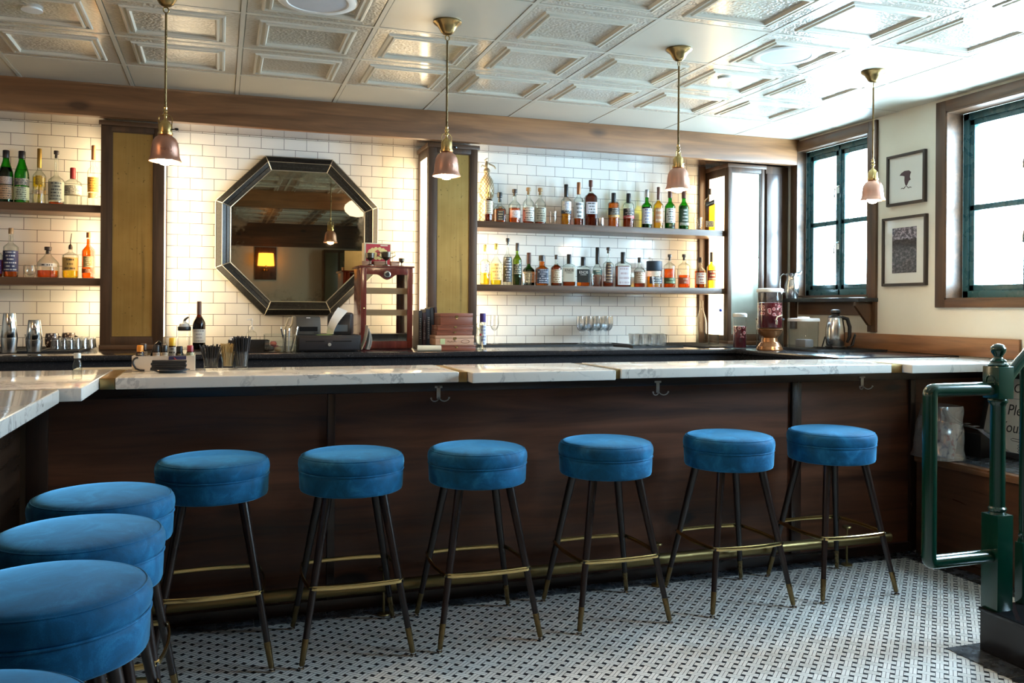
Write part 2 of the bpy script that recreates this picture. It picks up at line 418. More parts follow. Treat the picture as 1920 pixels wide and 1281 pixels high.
# ------------------------------------------------------------------ ceiling: lay-in pressed panels
def ceiling():
    b = MB(); xs = [-.5157 + .6096 * i for i in range(-7, 9)]; ys = [5.2964 - .5665 * j for j in range(0, 14)]
    PLAIN = {(0, 2), (2, 2), (4, 2), (6, 2), (0, 6), (2, 6), (4, 6)}
    g = .013
    def ring(c, hx, hy, d, z): return [(c[0] - hx + d, c[1] - hy + d, z), (c[0] + hx - d, c[1] - hy + d, z), (c[0] + hx - d, c[1] + hy - d, z), (c[0] - hx + d, c[1] + hy - d, z)]
    def tile(x0, x1, y0, y1, plain):
        c = ((x0 + x1) / 2, (y0 + y1) / 2); hx, hy = (x1 - x0) / 2 - g, (y1 - y0) / 2 - g
        P = [(0, .010, 0), (.002, .0, 0)] if plain else [(0, .010, 0), (.002, .0, 1), (.062, 0, 0), (.067, -.007, 0), (.076, -.008, 0), (.080, -.001, 0), (.090, -.001, 0), (.094, -.010, 0), (.104, -.0105, 0), (.111, .003, 1)]
        prev = None
        for d, z, mi in P:
            r = ring(c, hx, hy, d, ZC + z)
            if prev:
                b.k = pm; i = len(b.v); b.add(prev + r, [(k, 4 + k, 4 + (k + 1) % 4, (k + 1) % 4) for k in range(4)])
            prev, pm = r, mi
        b.k = 0 if plain else 1; b.add(prev, [(3, 2, 1, 0)]); b.k = 0
    for i, (x0, x1) in enumerate(zip(xs, xs[1:])):
        I = i - 7
        for j, (y1, y0) in enumerate(zip(ys, ys[1:])): tile(x0, min(x1, XR + g), y0, y1, I >= 7 or (I, j) in PLAIN)
        tile(x0, min(x1, XR + g), 5.2964, 5.83, True)
    # T-bars
    for x in xs: b.box(x - .011, YRW, ZC - .002, x + .011, YW, ZC + .012)
    for y in ys: b.box(XL, y - .011, ZC - .0015, XR, y + .011, ZC + .012)
    b.box(XL - .1, YRW - .1, ZC + .012, XR + .26, YW + .1, ZC + .05)
    o = b.build('ceiling', [CEIL_S, CEIL_H], smooth=0); struct(o, 'pressed panel ceiling with raised square mouldings')
ceiling()
# beam + soffit over the back bar, matching beam nearer the room's middle
struct(box(XL, YB, 2.515, XR, YB + .06, ZC).build('trim_3', BEAM, bevel=.004), 'dark stained wooden beam across the back bar')
SOFF = wood('varnished_soffit', (.05, .028, .014), (.12, .07, .04), 'x', .09, 1, False, 1.)
struct(box(XL, YB + .06, 2.545, XR, YW, 2.60).build('trim_4', SOFF, smooth=0), 'glossy wooden soffit under the beam')
struct(box(XL, 1.9, 2.515, XR, 2.04, ZC).build('trim_5', BEAM, bevel=.004))
# ------------------------------------------------------------------ windows
def window(n, w, handles=True, case=None):
    y0, y1, z0, z1 = w; t = .078; cx = XR - .022; bz = case if case else z0 - .048
    lab = {1: 'teal casement window above the dark ledge, by the back bar corner', 2: 'teal casement window beside the two framed pictures'}.get(n)
    root = bpy.data.objects.new(f'window_{n}', None); COL.objects.link(root); root.location = (XR, (y0 + y1) / 2, z0); struct(root, lab)
    L = root.location
    def bb(m, *a):
        return m.box(a[0] - L[0], a[1] - L[1], a[2] - L[2], a[3] - L[0], a[4] - L[1], a[5] - L[2])
    m = MB(); bb(m, cx, y0 - t, bz, XR, y0, z1 + .068); bb(m, cx, y1, bz, XR, y1 + (t if n > 1 else .07), z1 + .068)
    m.build('casing', WZ, root, bevel=.003)
    m = MB(); bb(m, cx, y0, z1, XR, y1, z1 + .068)
    if n > 1: bb(m, cx, y0, z0 - .048, XR, y1, z0)
    m.build('casing', WY, root, bevel=.003)
    m = MB(); xi = XR + (.11 if n > 1 else .065)                                   # wooden reveal lining
    bb(m, XR - .02, y0, z0, xi, y0 + .012, z1); bb(m, XR - .02, y1 - .012, z0, xi, y1, z1); bb(m, XR - .02, y0, z1 - .012, xi, y1, z1); bb(m, XR - .02, y0, z0, xi, y1, z0 + .012)
    m.build('reveal', WY, root, smooth=0)
    a0, a1, b0, b1 = y0 + .012, y1 - .012, z0 + .012, z1 - .012; fx0, fx1 = xi, xi + .06; fw = .045
    m = MB(); bb(m, fx0, a0, b0, fx1, a0 + fw, b1); bb(m, fx0, a1 - fw, b0, fx1, a1, b1); bb(m, fx0, a0, b1 - fw, fx1, a1, b1); bb(m, fx0, a0, b0, fx1, a1, b0 + fw)
    ym = (a0 + a1) / 2; bb(m, fx0, ym - .012, b0, fx1, ym + .012, b1); m.build('window_frame', TEAL, root, bevel=.003)
    zm = b0 + (b1 - b0) * .485
    for q0, q1 in ((a0 + fw, ym - .012), (ym + .012, a1 - fw)):
        s = .036; m = MB(); x0, x1 = fx0 + .008, fx1 - .01
        bb(m, x0, q0, b0 + fw, x1, q0 + s, b1 - fw); bb(m, x0, q1 - s, b0 + fw, x1, q1, b1 - fw); bb(m, x0, q0, b0 + fw, x1, q1, b0 + fw + s); bb(m, x0, q0, b1 - fw - s, x1, q1, b1 - fw); bb(m, x0, q0, zm - .018, x1, q1, zm + .018)
        sash = m.build('sash', TEAL, root, bevel=.003)
        m = MB(); bb(m, x0 + .015, q0 + s, b0 + fw + s, x0 + .02, q1 - s, zm - .018); bb(m, x0 + .015, q0 + s, zm + .018, x0 + .02, q1 - s, b1 - fw - s)
        m.build('pane', glass('window_glass', (.96, .98, .98), (.8, .88, .88), 3), sash, smooth=0)
    for zz in (b0 + (b1 - b0) * .33, b0 + (b1 - b0) * .70):
        m = MB(); X = fx0 - .012 - L[0]; Y = ym - L[1]; Z = zz - L[2]
        m.box(X, Y - .012, Z - .03, X + .014, Y + .012, Z + .03); m.tube([(X - .004, Y, Z + .02), (X - .022, Y + .002, Z + .015), (X - .026, Y + .01, Z - .03), (X - .02, Y + .016, Z - .062)], .006, 8)
        m.build('handle', CHROME, root)
    return root
for n, w in enumerate(WIN, 1): window(n, w, case=(1.22 if n == 1 else None))
# ------------------------------------------------------------------ the bar
bar = thing('bar_counter', 'long dark mahogany panelled bar front behind the row of six stools', 'bar', (1.8, YP, 0)); bx = 1.8
box(XWP - bx, .02, 0, XR - bx, .06, 1.04).build('panel', BARW, bar, smooth=0)
for a, c in ((XWP + .0, -.66), (.462, .496), (2.93, 2.99), (3.728, 3.764)): box(a - bx, 0, .0, c - bx, .0195, .979).build('stile', BARZ, bar, bevel=.003)
m = MB(); m.box(XWP - bx, -.012, .98, XR - bx, .02, 1.04); m.box(XWP - bx, -.006, 0, 3.73 - bx, .02, .055); m.build('rail', wood('mahogany_rail', (.008, .004, .003), (.04, .016, .009), 'x', .3), bar, bevel=.003)
wing = thing('bar_return', 'dark panelled side of the bar return beside the left row of stools', 'bar', (XWP, 1.2, 0))
box(-.06, -3.2, 0, -.02, YP - 1.2 - .001, 1.04).build('panel', wood('mahogany_wing', (.012, .006, .0035), (.09, .045, .025), 'y', .3, .7), wing, smooth=0)
for y in (-.4, .8, 2.0, 3.2): box(-.0195, y - 1.2 - .03, 0, 0, y - 1.2 + .03, .979).build('stile', BARZ, wing, bevel=.003)
box(-.0195, -3.2, .98, .012, YP - 1.2 - .03, 1.04).build('rail', BARZ, wing, bevel=.003)
def slab(poly, label):
    cx = sum(p[0] for p in poly) / len(poly); cy = sum(p[1] for p in poly) / len(poly)
    o = MB().prism([(x - cx, y - cy) for x, y in poly], 0, ZT - ZB).build('marble_slab', MARBLE, None, (cx, cy, ZB), bevel=.006, seg=3)
    return tag(o, label, 'countertop', 'marble slabs of the bar top')
YBK = 4.13
def rect(x0, x1, y0, y1): return [(x0, y0), (x1, y0), (x1, y1), (x0, y1)]
slab(rect(-1.02, -.500, -1.9, 3.19), 'white marble slab on the bar return nearest the camera, above the left row of stools')
slab([(-1.02, 3.236), (-.438, 3.236), (-.438, YBK), (-1.02, YBK)], 'white marble corner slab of the bar with a small glass bottle on it')
slab(rect(-.38, .990, 3.655, YBK), 'long white marble slab with the bitters caddy and straw glasses on it')
slab(rect(1.033, 1.714, 3.595, YBK), 'shortest white marble slab, between two brass strips, sticking out in front')
slab(rect(1.771, 3.325, 3.655, YBK), 'long white marble slab in front of the wine glasses and tumblers')
slab(rect(3.405, XR - .002, 3.60, YBK), 'white marble slab at the window end, behind the green newel post')
for a, lab in ((rect(-.436, -.382, 3.665, YBK), 'brass strip between the corner slab and the slab with the caddy'), (rect(.992, 1.031, 3.667, YBK), 'brass strip above the left coat hook'),
               (rect(1.716, 1.769, 3.667, YBK), 'brass strip right of the shortest marble slab'), (rect(3.327, 3.403, 3.667, YBK), 'dark brass strip above the right coat hook'), (rect(-1.02, -.512, 3.192, 3.234), 'brass strip between the corner slab and the near return slab')):
    cx = sum(p[0] for p in a) / 4; cy = sum(p[1] for p in a) / 4
    tag(MB().prism([(x - cx, y - cy) for x, y in a], 0, ZT - ZB - .002).build('brass_strip', ABRASS, None, (cx, cy, ZB), bevel=.002), lab, 'trim', 'brass strips of the bar top')
# foot rail with floor posts
fr = thing('foot_rail', 'long brass foot rail running behind the stool legs', 'rail', (1.5, 3.838, 0))
MB().tube([(-1.95, 0, .128), (1.98, 0, .132)], .027, 16).build('rail', TARN, fr)
for x in (-.9, .70, 2.06, 3.2):
    MB().tube([(x - 1.5, .0, .004), (x - 1.5, .0, .2)], .006, 8).lathe([(.001, .196), (.022, .2), (.026, .206), (.022, .212), (.001, .216)], 16, (x - 1.5, 0, 0)).lathe([(.03, .0035), (.028, .008), (.008, .012)], 16, (x - 1.5, 0, 0)).build('post', TARN, fr)
# coat hooks under the bar top
for k, (x, lab) in enumerate(((.968, 'double brass coat hook left of the other two, above the third stool'), (2.11, 'middle double brass coat hook under the bar top'), (3.377, 'double brass coat hook nearest the windows'))):
    h = thing('hanging_coat_hook', lab, 'hook', (x, YP - .013, .975), 0, 'coat hooks under the bar')
    box(-.009, -.004, -.03, .009, 0, .03).build('plate', NICKEL, h, bevel=.002)
    box(-.018, -.004, .02, .018, 0, .03).build('crossbar', NICKEL, h, bevel=.001)
    for s in (-1, 1):
        m = MB(); m.tube([(s * .002, -.004, -.024)] + [(s * (.022 - .02 * math.cos(t)), -.012 - .02 * t / 3, -.024 - .016 * math.sin(t)) for t in (.5, 1., 1.5, 2., 2.5, 2.9)], .0028, 8); m.lathe([(.0004, -.005), (.0045, -.002), (.0045, .002), (.0004, .005)], 10, (s * .0425, -.033, -.024)); m.build('prong', NICKEL, h)
# ------------------------------------------------------------------ stools
def make_stool():
    r = thing('bar_stool', 'x', 'stool')
    prof = [(.002, .628), (.196, .628), (.204, .632), (.207, .64), (.209, .69), (.209, .7065), (.205, .7095)]
    up = [(.2055, .713), (.2115, .72), (.2135, .735), (.2125, .75), (.209, .76), (.2035, .766)]
    dome = [(.199, .7685)] + [(.199 * math.cos(t) , .7685 + .02 * math.sin(t)) for t in [PI / 2 * i / 9 for i in range(1, 9)]] + [(.002, .7888)]
    s = MB().lathe(prof + up + dome, 56).build('seat', VELVET, r, smooth=60)
    MB().tube([(.2095 * math.cos(t), .2095 * math.sin(t), .7108) for t in [2 * PI * i / 56 for i in range(56)]], .0032, 8, True).tube([(.2015 * math.cos(t), .2015 * math.sin(t), .7675) for t in [2 * PI * i / 56 for i in range(56)]], .0022, 8, True).build('piping', VELVET, s)
    for sx in (-1, 1):
        for sy in (-1, 1):
            P = lambda z: Vector((sx * (.215 - (.215 - .108) * z / .63), sy * (.215 - (.215 - .108) * z / .63), z))
            rr = lambda z: .0105 + .0085 * z / .63
            lg = MB().tube([P(.105), P(.35), P(.63)], [rr(.105), rr(.35), rr(.63)], 14).build('leg', LEGW, r)
            MB().tube([P(.012), P(.016), P(.107)], [.0085, .0105, rr(.107) + .0012], 14).build('ferrule', DBRASS, lg)
            MB().lathe([(.006, .008), (.012, .006), (.013, .003), (.011, 0)][::-1] + [(.005, .013)], 14, (sx * .215, sy * .215, 0)).build('glide', CHROME, lg)
    z, c = .288, .166 + .017; pts = []
    n0 = .03
    for q, (sx, sy) in enumerate(((1, 1), (-1, 1), (-1, -1), (1, -1))):
        a0 = q * PI / 2
        pts += [(sx * (c - n0) + n0 * math.cos(a0 + t), sy * (c - n0) + n0 * math.sin(a0 + t), z) for t in [PI / 2 * i / 6 for i in range(7)]]
        nx = ((-1, 1), (-1, -1), (1, -1), (1, 1))[q]
        ax, ay = pts[-1][0], pts[-1][1]; bx_ = nx[0] * (c - n0) if q in (0, 2) else nx[0] * c; by_ = nx[1] * c if q in (0, 2) else nx[1] * (c - n0)
        nor = ((0, 1), (-1, 0), (0, -1), (1, 0))[q]
        for k in range(1, 8): t = k / 8; w = .012 * 4 * t * (1 - t); pts.append((ax + (bx_ - ax) * t + nor[0] * w, ay + (by_ - ay) * t + nor[1] * w, z))
    rg = MB().tube(pts, .0095, 8, True, .55).build('footrest', BRASS, r)
    for sx in (-1, 1):
        for sy in (-1, 1):
            d = Vector((sx, sy, 0)).normalized(); p = Vector((sx * (c - .006), sy * (c - .006), z)); MB().tube([p - d * .012, p + d * .004], .005, 8).build('screw', BLACKG, rg)
    return r
proto = make_stool()
ST = [(-.02, 3.575, 'blue velvet bar stool at the left end of the row of six facing the bar'), (.515, 3.566, 'blue velvet bar stool, second from the left in the row along the bar front'),
      (1.05, 3.565, 'blue velvet bar stool below the left coat hook'), (1.655, 3.575, 'blue velvet bar stool, third from the right along the bar front'),
      (2.298, 3.58, 'blue velvet bar stool, second from the right along the bar front'), (2.89, 3.585, 'blue velvet bar stool nearest the windows, at the right end of the row'),
      (-.345, 3.0, 'blue velvet bar stool at the bar return, farthest back of that side row'), (-.348, 2.53, 'blue velvet bar stool at the bar return, second from the corner'),
      (-.348, 2.055, 'blue velvet bar stool at the bar return with its seat nearest whole in view'), (-.375, 1.42, 'blue velvet bar stool at the very bottom left, only its cushion top in view')]
for i, (x, y, lab) in enumerate(ST):
    g = 'bar stools along the bar front' if i < 6 else 'bar stools along the bar return'
    if i == 0: proto.location = (x, y, 0.003); proto['label'] = lab; proto['group'] = g
    else: dup(proto, (x, y, .0005), 0 if i < 6 else random.uniform(-.06, .06), lab, g)
# ------------------------------------------------------------------ back bar
bc = thing('back_bar_counter', 'black granite counter running under the tile wall and along the window', 'counter', (1.5, 5.6, 0)); ox, oy = 1.5, 5.6
XC = 3.43
poly = [(XL + .002, 5.27), (XC, 5.27), (XC, 4.2), (XR - .001, 4.2), (XR - .001, YW - .001), (XL + .002, YW - .001)]
MB().prism([(x - ox, y - oy) for x, y in poly], ZK - .03, ZK).build('worktop', GRANITE, bc, bevel=.003)
poly = [(XL + .002, 5.30), (XC + .03, 5.30), (XC + .03, 4.2), (XR - .001, 4.2), (XR - .001, YW - .001), (XL + .002, YW - .001)]
MB().prism([(x - ox, y - oy) for x, y in poly], 0, ZK - .03).build('cabinet', GRANITE, bc, smooth=0)
box(XR - .022, 3.76, 1.095, XR, 5.36, 1.21).build('trim_6', BACKS, bevel=.003); struct(bpy.data.objects['trim_6'], 'reddish wooden upstand on the window wall above the counter')
GLOW = emit('lit_panel', (1., .76, .45), 5.)
def column(x0, x1, lab, sides, metal=True, px=(.06, .06)):
    cx = (x0 + x1) / 2; r = thing('bar_column', lab, 'column', (cx, YF + .17, ZK), 0, 'back bar columns'); h = 2.515 - ZK; w = (x1 - x0) / 2; d = .17
    m = MB()                                            # front face frame round the sheet
    f0, f1 = -d, -d + .022; a0, a1 = -w + px[0], w - px[1]; zt = h - .062; zb = .075
    m.box(-w, f0, .03, a0, f1, h - .03); m.box(a1, f0, .03, w, f1, h - .03); m.box(a0, f0, zt, a1, f1, h - .03); m.box(a0, f0, .03, a1, f1, zb)
    m.build('front_frame', WZ, r, bevel=.002)
    MB().box(a0, f0 + .012, zb, a1, f0 + .018, zt).build('metal_panel', BRASSSHEET if metal else plain('pale_metal_sheet', (.44, .44, .36), .3, .75, .12), r, smooth=0)
    m = MB(); t = .007
    for q in ((a0, f0 + .004, zb, a0 + t, f0 + .013, zt), (a1 - t, f0 + .004, zb, a1, f0 + .013, zt), (a0 + t, f0 + .004, zt - t, a1 - t, f0 + .013, zt), (a0 + t, f0 + .004, zb, a1 - t, f0 + .013, zb + t)): m.box(*q)
    m.build('bead', WZ, r, smooth=0)
    for s in (-1, 1):
        m = MB(); e = s * w; i0, i1 = sorted((e, e - s * .02)); ya, yb = -d + .0225, d
        if s in sides:
            m.box(i0, ya, .03, i1, ya + .035, h - .03); m.box(i0, yb - .055, .03, i1, yb, h - .03); m.box(i0, ya + .035, h - .09, i1, yb - .055, h - .03); m.box(i0, ya + .035, .03, i1, yb - .055, .075)
            m.build('side_frame', WZ, r, bevel=.002)
            g0, g1 = sorted((e - s * .006, e - s * .012)); box(g0, ya + .035, .075, g1, yb - .055, h - .09).build('light_panel', GLOW, r, smooth=0)
        else: m.box(i0, ya, .03, i1, yb, h - .03); m.build('side_frame', WZ, r, bevel=.002)
    m = MB(); o = .012; m.box(-w - o, -d - o, h - .03, w + o, d - .005, h); m.build('cornice', WX, r, bevel=.004)
    m = MB(); m.box(-w - .004, -d - .014, 0, w + .004, d - .005, .03); m.build('base', WX, r, bevel=.004)
    return r
column(-.703, -.338, 'back bar column with aged brass sheet, at the left by the cocktail shakers', (-1, 1))
column(1.37, 1.725, 'back bar column with greenish brass sheet, in the middle between mirror and bottle shelves', (-1, 1), True, (.058, .05))
column(3.769, 4.10, 'back bar column with a pale metal sheet, at the right by the drink dispenser', (-1,), False, (.03, .03))
rp = thing('corner_cabinet', 'narrow dark wood corner cabinet between the right column and the window', 'cabinet', (4.225, YF + .17, ZK))
box(-.112, -.165, 0, .10, .17, 2.515 - ZK).build('body', WZ, rp, bevel=.003)
m = MB(); m.box(-.107, -.178, .04, .035, -.166, 1.36); m.build('door', wood('satin_door', (.035, .02, .016), (.11, .07, .055), 'z', .2, .7, False, .7), rp, bevel=.003)
def shelf(x0, x1, zt, lab, brackets=False):
    r = thing('bottle_shelf', lab, 'shelf', ((x0 + x1) / 2, 6.09, zt - .047), 0, 'wooden bottle shelves'); w = (x1 - x0) / 2
    box(-w, -.158, 0, w, .155, .047).build('board', WX, r, bevel=.003)
    return r
ZS2, ZS1 = 1.99, 1.536
for x0, x1, s in ((XL, -.7025, 'left'), (1.7245, 3.7695, 'right')):
    for z, n in ((ZS2, 'upper'), (ZS1, 'lower')):
        shelf(x0 + .002, x1 - .002, z, {('left', 'upper'): 'upper wooden bottle shelf left of the aged brass column', ('left', 'lower'): 'lower wooden shelf above the cocktail shakers', ('right', 'upper'): 'upper wooden bottle shelf right of the middle column', ('right', 'lower'): 'lower wooden bottle shelf above the wine glasses'}[(s, n)])
# slim dark post standing in the right recess
tag(box(-.025, -.012, 0, .025, .012, 2.54 - ZK).build('tile_edge_post', WZ, None, (3.735, 6.236, ZK), bevel=.002), 'slim dark wooden post at the right end of the tile wall', 'post')
# octagonal mirror
mr = thing('octagonal_mirror', 'large octagonal mirror with distressed black frame on the tile wall', 'mirror', (.521, YW - .002, 1.857))
def octa(ap): return [(ap / math.cos(PI / 8) * math.cos(PI / 8 + PI / 4 * k), ap / math.cos(PI / 8) * math.sin(PI / 8 + PI / 4 * k)) for k in range(8)]
MB().prism(octa(.548), -.012, 0, 'xz').build('backing', BLACK, mr)
MB().prism(octa(.462), -.03, -.024, 'xz').build('mirror_glass', MIRROR, mr, smooth=0)
A = [(.455, -.034), (.478, -.05), (.484, -.05), (.506, -.062), (.512, -.062), (.545, -.04), (.55, -.013)]
for k in range(8):
    m = MB(); vs = []
    for ap, y in A + [(.455, -.013)]:
        o = octa(ap); vs += [(o[k - 1][0], y, o[k - 1][1]), (o[k][0], y, o[k][1])]
    n = len(A) + 1; m.add(vs, [(2 * i, 2 * i + 1, (2 * i + 3) % (2 * n), (2 * i + 2) % (2 * n)) for i in range(n)] + [tuple(2 * i for i in range(n))[::-1], tuple(2 * i + 1 for i in range(n))])
    m.build('frame_segment', FRM, mr, smooth=20)
SILV = plain('silvered_bead', (.62, .56, .44), .35, .8)
m = MB()
for ap, y, r in ((.455, -.036, .0045), (.509, -.0635, .0022), (.55, -.03, .0035)): m.tube([(a, y, c) for a, c in octa(ap)], r, 6, True)
i_, o_ = octa(.455), octa(.55); mid = octa(.509)
for k in range(8): m.tube([(i_[k][0], -.037, i_[k][1]), (mid[k][0], -.064, mid[k][1]), (o_[k][0], -.032, o_[k][1])], .0036, 6)
m.build('bead', SILV, mr)
# ------------------------------------------------------------------ pendants
BULB = emit('pendant_bulb', (1., .72, .42), 210.)
def make_pendant():
    r = thing('pendant_lamp', 'x', 'lamp'); zb = 1.988 - ZC
    MB().lathe([(.066, 0), (.068, -.006), (.062, -.013), (.05, -.02), (.04, -.034), (.03, -.052), (.018, -.062), (.004, -.066)], 28).build('canopy', ABRASS, r)
    m = MB(); m.tube([(.011 * math.cos(t), 0, -.078 + .012 * math.sin(t)) for t in [2 * PI * i / 14 for i in range(14)]], .0028, 6, True); m.build('loop', ABRASS, r)
    MB().tube([(0, 0, -.09), (0, 0, zb + .225)], .0052, 10).build('rod', DBRASS, r)
    MB().lathe([(.003, .235), (.008, .23), (.007, .222), (.011, .216), (.006, .208), (.012, .2), (.006, .192), (.005, .185), (.008, .178), (.02, .168), (.026, .155), (.027, .125), (.031, .122), (.031, .113), (.027, .112)][::-1], 20, (0, 0, zb)).build('socket', BRASS, r)
    m = MB(); m.tube([(-.026, 0, zb + .12), (-.027, 0, zb + .185), (-.02, 0, zb + .195), (-.006, 0, zb + .196)], .0022, 6); m.tube([(.026, 0, zb + .12), (.027, 0, zb + .185), (.02, 0, zb + .195), (.006, 0, zb + .196)], .0022, 6); m.build('bracket', BRASS, r)
    MB().tube([(.026, 0, zb + .138), (.04, -.004, zb + .14)], .003, 6).lathe([(.001, -.006), (.005, -.004), (.006, .0), (.005, .004), (.001, .006)], 8, (.045, -.005, zb + .14), sx=1.6).build('switch_key', BLACKG, r)
    P = [(.026, .114), (.030, .108), (.043, .098), (.052, .08), (.0565, .05), (.0585, .022), (.062, .012), (.0668, .002), (.0672, 0)]
    MB().lathe(P + [(a - .002, z - .0008) for a, z in P[::-1]], 36, (0, 0, zb), caps=False).build('shade', [COPPER], r, smooth=60)
    MB().lathe([(.004, -.017), (.018, -.013), (.030, .002), (.032, .02), (.022, .045), (.012, .075), (.010, .108)], 20, (0, 0, zb)).build('bulb', BULB, r)
    return r
pp = make_pendant()
for i, (x, y, lab) in enumerate(((-.226, 4.0, 'copper bell pendant lamp hanging in front of the aged brass column'), (1.006, 3.965, 'copper bell pendant lamp hanging in front of the middle column'), (2.24, 3.975, 'copper bell pendant lamp hanging in front of the right bottle shelves'), (3.474, 3.975, 'copper bell pendant lamp hanging in front of the windows'))):
    if i == 0: pp.location = (x, y, ZC); pp['label'] = lab; pp['group'] = 'pendant lamps over the bar'
    else: dup(pp, (x, y, ZC), .3 * i, lab, 'pendant lamps over the bar')
# ceiling fittings
GRILL = plain('speaker_mesh', (.5, .52, .56), .6)
for x, lab in ((.40, 'round white ceiling speaker cut off by the top of the photo'), (2.826, 'round white ceiling speaker between the two right pendant lamps')):
    r = thing('ceiling_speaker', lab, 'speaker', (x, 3.89, ZC + .004), 0, 'ceiling speakers')
    MB().lathe([(.13, -.002), (.172, -.002), (.175, -.006), (.165, -.012), (.135, -.012), (.13, -.008)][::-1], 40, caps=False).build('rim', WHITE, r)
    MB().lathe([(.131, -.003), (.131, -.009), (.05, -.0105), (.002, -.011)], 40).build('grille', GRILL, r)
for x, y, lab in ((-.818, 4.44, 'white sprinkler cover plate in the ceiling panel at top left'), (2.778, 4.392, 'white sprinkler cover plate in the ceiling panel near the right speaker')):
    tag(MB().lathe([(.04, 0), (.045, -.008), (.045, -.011), (.002, -.012)], 28).build('sprinkler_cover', WHITE, None, (x, y, ZC + .003)), lab, 'sprinkler', 'sprinkler cover plates')
# ------------------------------------------------------------------ pictures on the window wall
def picture(y0, y1, z0, z1, lab, kind):
    cy, cz = (y0 + y1) / 2, (z0 + z1) / 2; w, h = (y1 - y0) / 2, (z1 - z0) / 2; r = thing('framed_picture', lab, 'picture', (XR - .001, cy, cz), 0, 'framed pictures on the window wall'); t = .018; m = MB()
    for q in ((-.025, -w, -h, 0, -w + t, h), (-.025, w - t, -h, 0, w, h), (-.025, -w + t, h - t, 0, w - t, h), (-.025, -w + t, -h, 0, w - t, -h + t)): m.box(*q)
    m.build('frame', plain('dark_picture_frame', (.02, .011, .008), .35), r, bevel=.002)
    box(-.012, -w + t, -h + t, -.006, w - t, h - t).build('mat_board', plain('mat_board', (.60, .59, .54), .6, 0, .03, Coat_Weight=.8, Coat_Roughness=.03), r, smooth=0)
    if kind == 'bird':
        D = plain('ink_print', (.06, .03, .035), .7)
        body = [(.075, .035), (.06, .052), (.02, .068), (-.03, .066), (-.055, .05), (-.045, .03), (-.04, .01), (-.05, -.012), (-.03, -.02), (-.012, -.05), (.0, -.062), (.014, -.04), (.02, -.01), (.018, .022), (.04, .03)]
        m = MB().prism([(a * .78, c * .8 + .0) for a, c in body], -.0132, -.012, 'yz')
        for s in (-1, 1): m.tube([(-.0128, -.0 + s * .005, -.05), (-.0128, s * .022, -.064), (-.0128, s * .034, -.058), (-.0128, s * .045, -.062)], .0022, 6)
        m.build('bird_print', D, r, smooth=0)
    else:
        M = Mat('landscape_photo'); x, y, z = M.xyz(M.coord('Generated')); n = M.noise(M.vec(y * 5.0, z * 9.0, 0.0), 1.8, 5, .65); hill = z + (M.noise(M.vec(y * 3.0, 0.0, 0.0), 2.0, 3) - .5) * .16
        sky = M.mix(n.smooth(.42, .66), (.035, .032, .045), (.34, .31, .36)); land = M.mix(n.smooth(.4, .65), (.006, .005, .007), (.045, .036, .04)); low = M.mix(n.smooth(.42, .7), (.012, .01, .012), (.15, .125, .13))
        c = M.mix(hill.gt(.74), M.mix(z.lt(.56), land, low), sky); M.bsdf(c, .5, 0, None, Coat_Weight=.8, Coat_Roughness=.03)
        box(-.0135, -.108, -.152 + .006, -.0121, .108, .152 + .006).build('landscape_print', M.m, r, smooth=0)
picture(4.465, 4.806, 2.077, 2.419, 'framed print of a small dark bird, the upper of two pictures', 'bird')
picture(4.452, 4.845, 1.536, 2.0, 'framed dark landscape photo in a wide mat, the lower of two pictures', 'land')
# dark ledge under the corner window, on a wooden bracket
lg = thing('window_ledge', 'dark shelf ledge on wooden brackets below the corner window', 'ledge', (XR, 5.35, 1.43))
box(-.17, -.45, .0, -.001, .40, .028).build('board', plain('dark_ledge_paint', (.012, .016, .02), .2), lg, bevel=.003)
box(-.025, -.38, -.095, -.001, .40, -.001).build('apron', WY, lg, bevel=.002)
for y in (-.405,):
    MB().prism([(-.024, -.001), (-.165, -.001), (-.165, -.03), (-.05, -.165), (-.024, -.165)], y - .0125, y + .0125, 'xz').build('bracket', WZ, lg, bevel=.002)
# ------------------------------------------------------------------ bottles
CAPS = {'black': (.012, .012, .014), 'cork': (.36, .22, .1), 'gold': (.45, .30, .08), 'red': (.28, .02, .03), 'brown': (.12, .045, .03), 'silver': (.5, .5, .52), 'navy': (.02, .035, .07), 'dark': (.05, .035, .03), 'copper': (.35, .15, .07), 'green': (.02, .06, .02), 'white': (.7, .7, .68), 'yellow': (.75, .45, .02), 'orange': (.8, .28, .02), 'blue': (.06, .07, .35)}
def capmat(k): return plain('cap_' + k, CAPS[k], .4, .8 if k in ('silver', 'gold', 'copper') else 0)
GL = {'clear': (BGLASS), 'green': glass('green_bottle_glass', (.10, .62, .06), (.0, .05, .0), 1.3), 'dkgreen': glass('dark_green_bottle_glass', (.10, .28, .05), (.0, .02, .0), 1.2), 'olive': glass('olive_bottle_glass', (.42, .55, .10), (.02, .06, .0), 1.4), 'brown': glass('brown_bottle_glass', (.25, .08, .02), (.02, .005, 0), 1.2)}
LQ = {'amber': ((.95, .42, .06), (.35, .08, .0)), 'gold': ((.98, .70, .10), (.55, .26, .01)), 'yellow': ((.99, .86, .16), (.7, .5, .02)), 'rose': ((.93, .40, .20), (.42, .1, .04)), 'dark': ((.42, .12, .03), (.06, .01, 0)), 'brown': ((.62, .20, .04), (.14, .03, 0)), 'green': ((.2, .3, .04), (.02, .05, 0)), 'black': ((.02, .012, .012), (.004, .003, .003)), 'clear': ((.98, .98, .98), (.7, .75, .75)), 'orange': ((.98, .36, .03), (.5, .1, 0))}
def liq(k): return glass('liquid_' + k, LQ[k][0], LQ[k][1], 1.6, .02)
CREAM, WHT, INK = (.68, .60, .44), (.76, .75, .72), (.03, .03, .03)
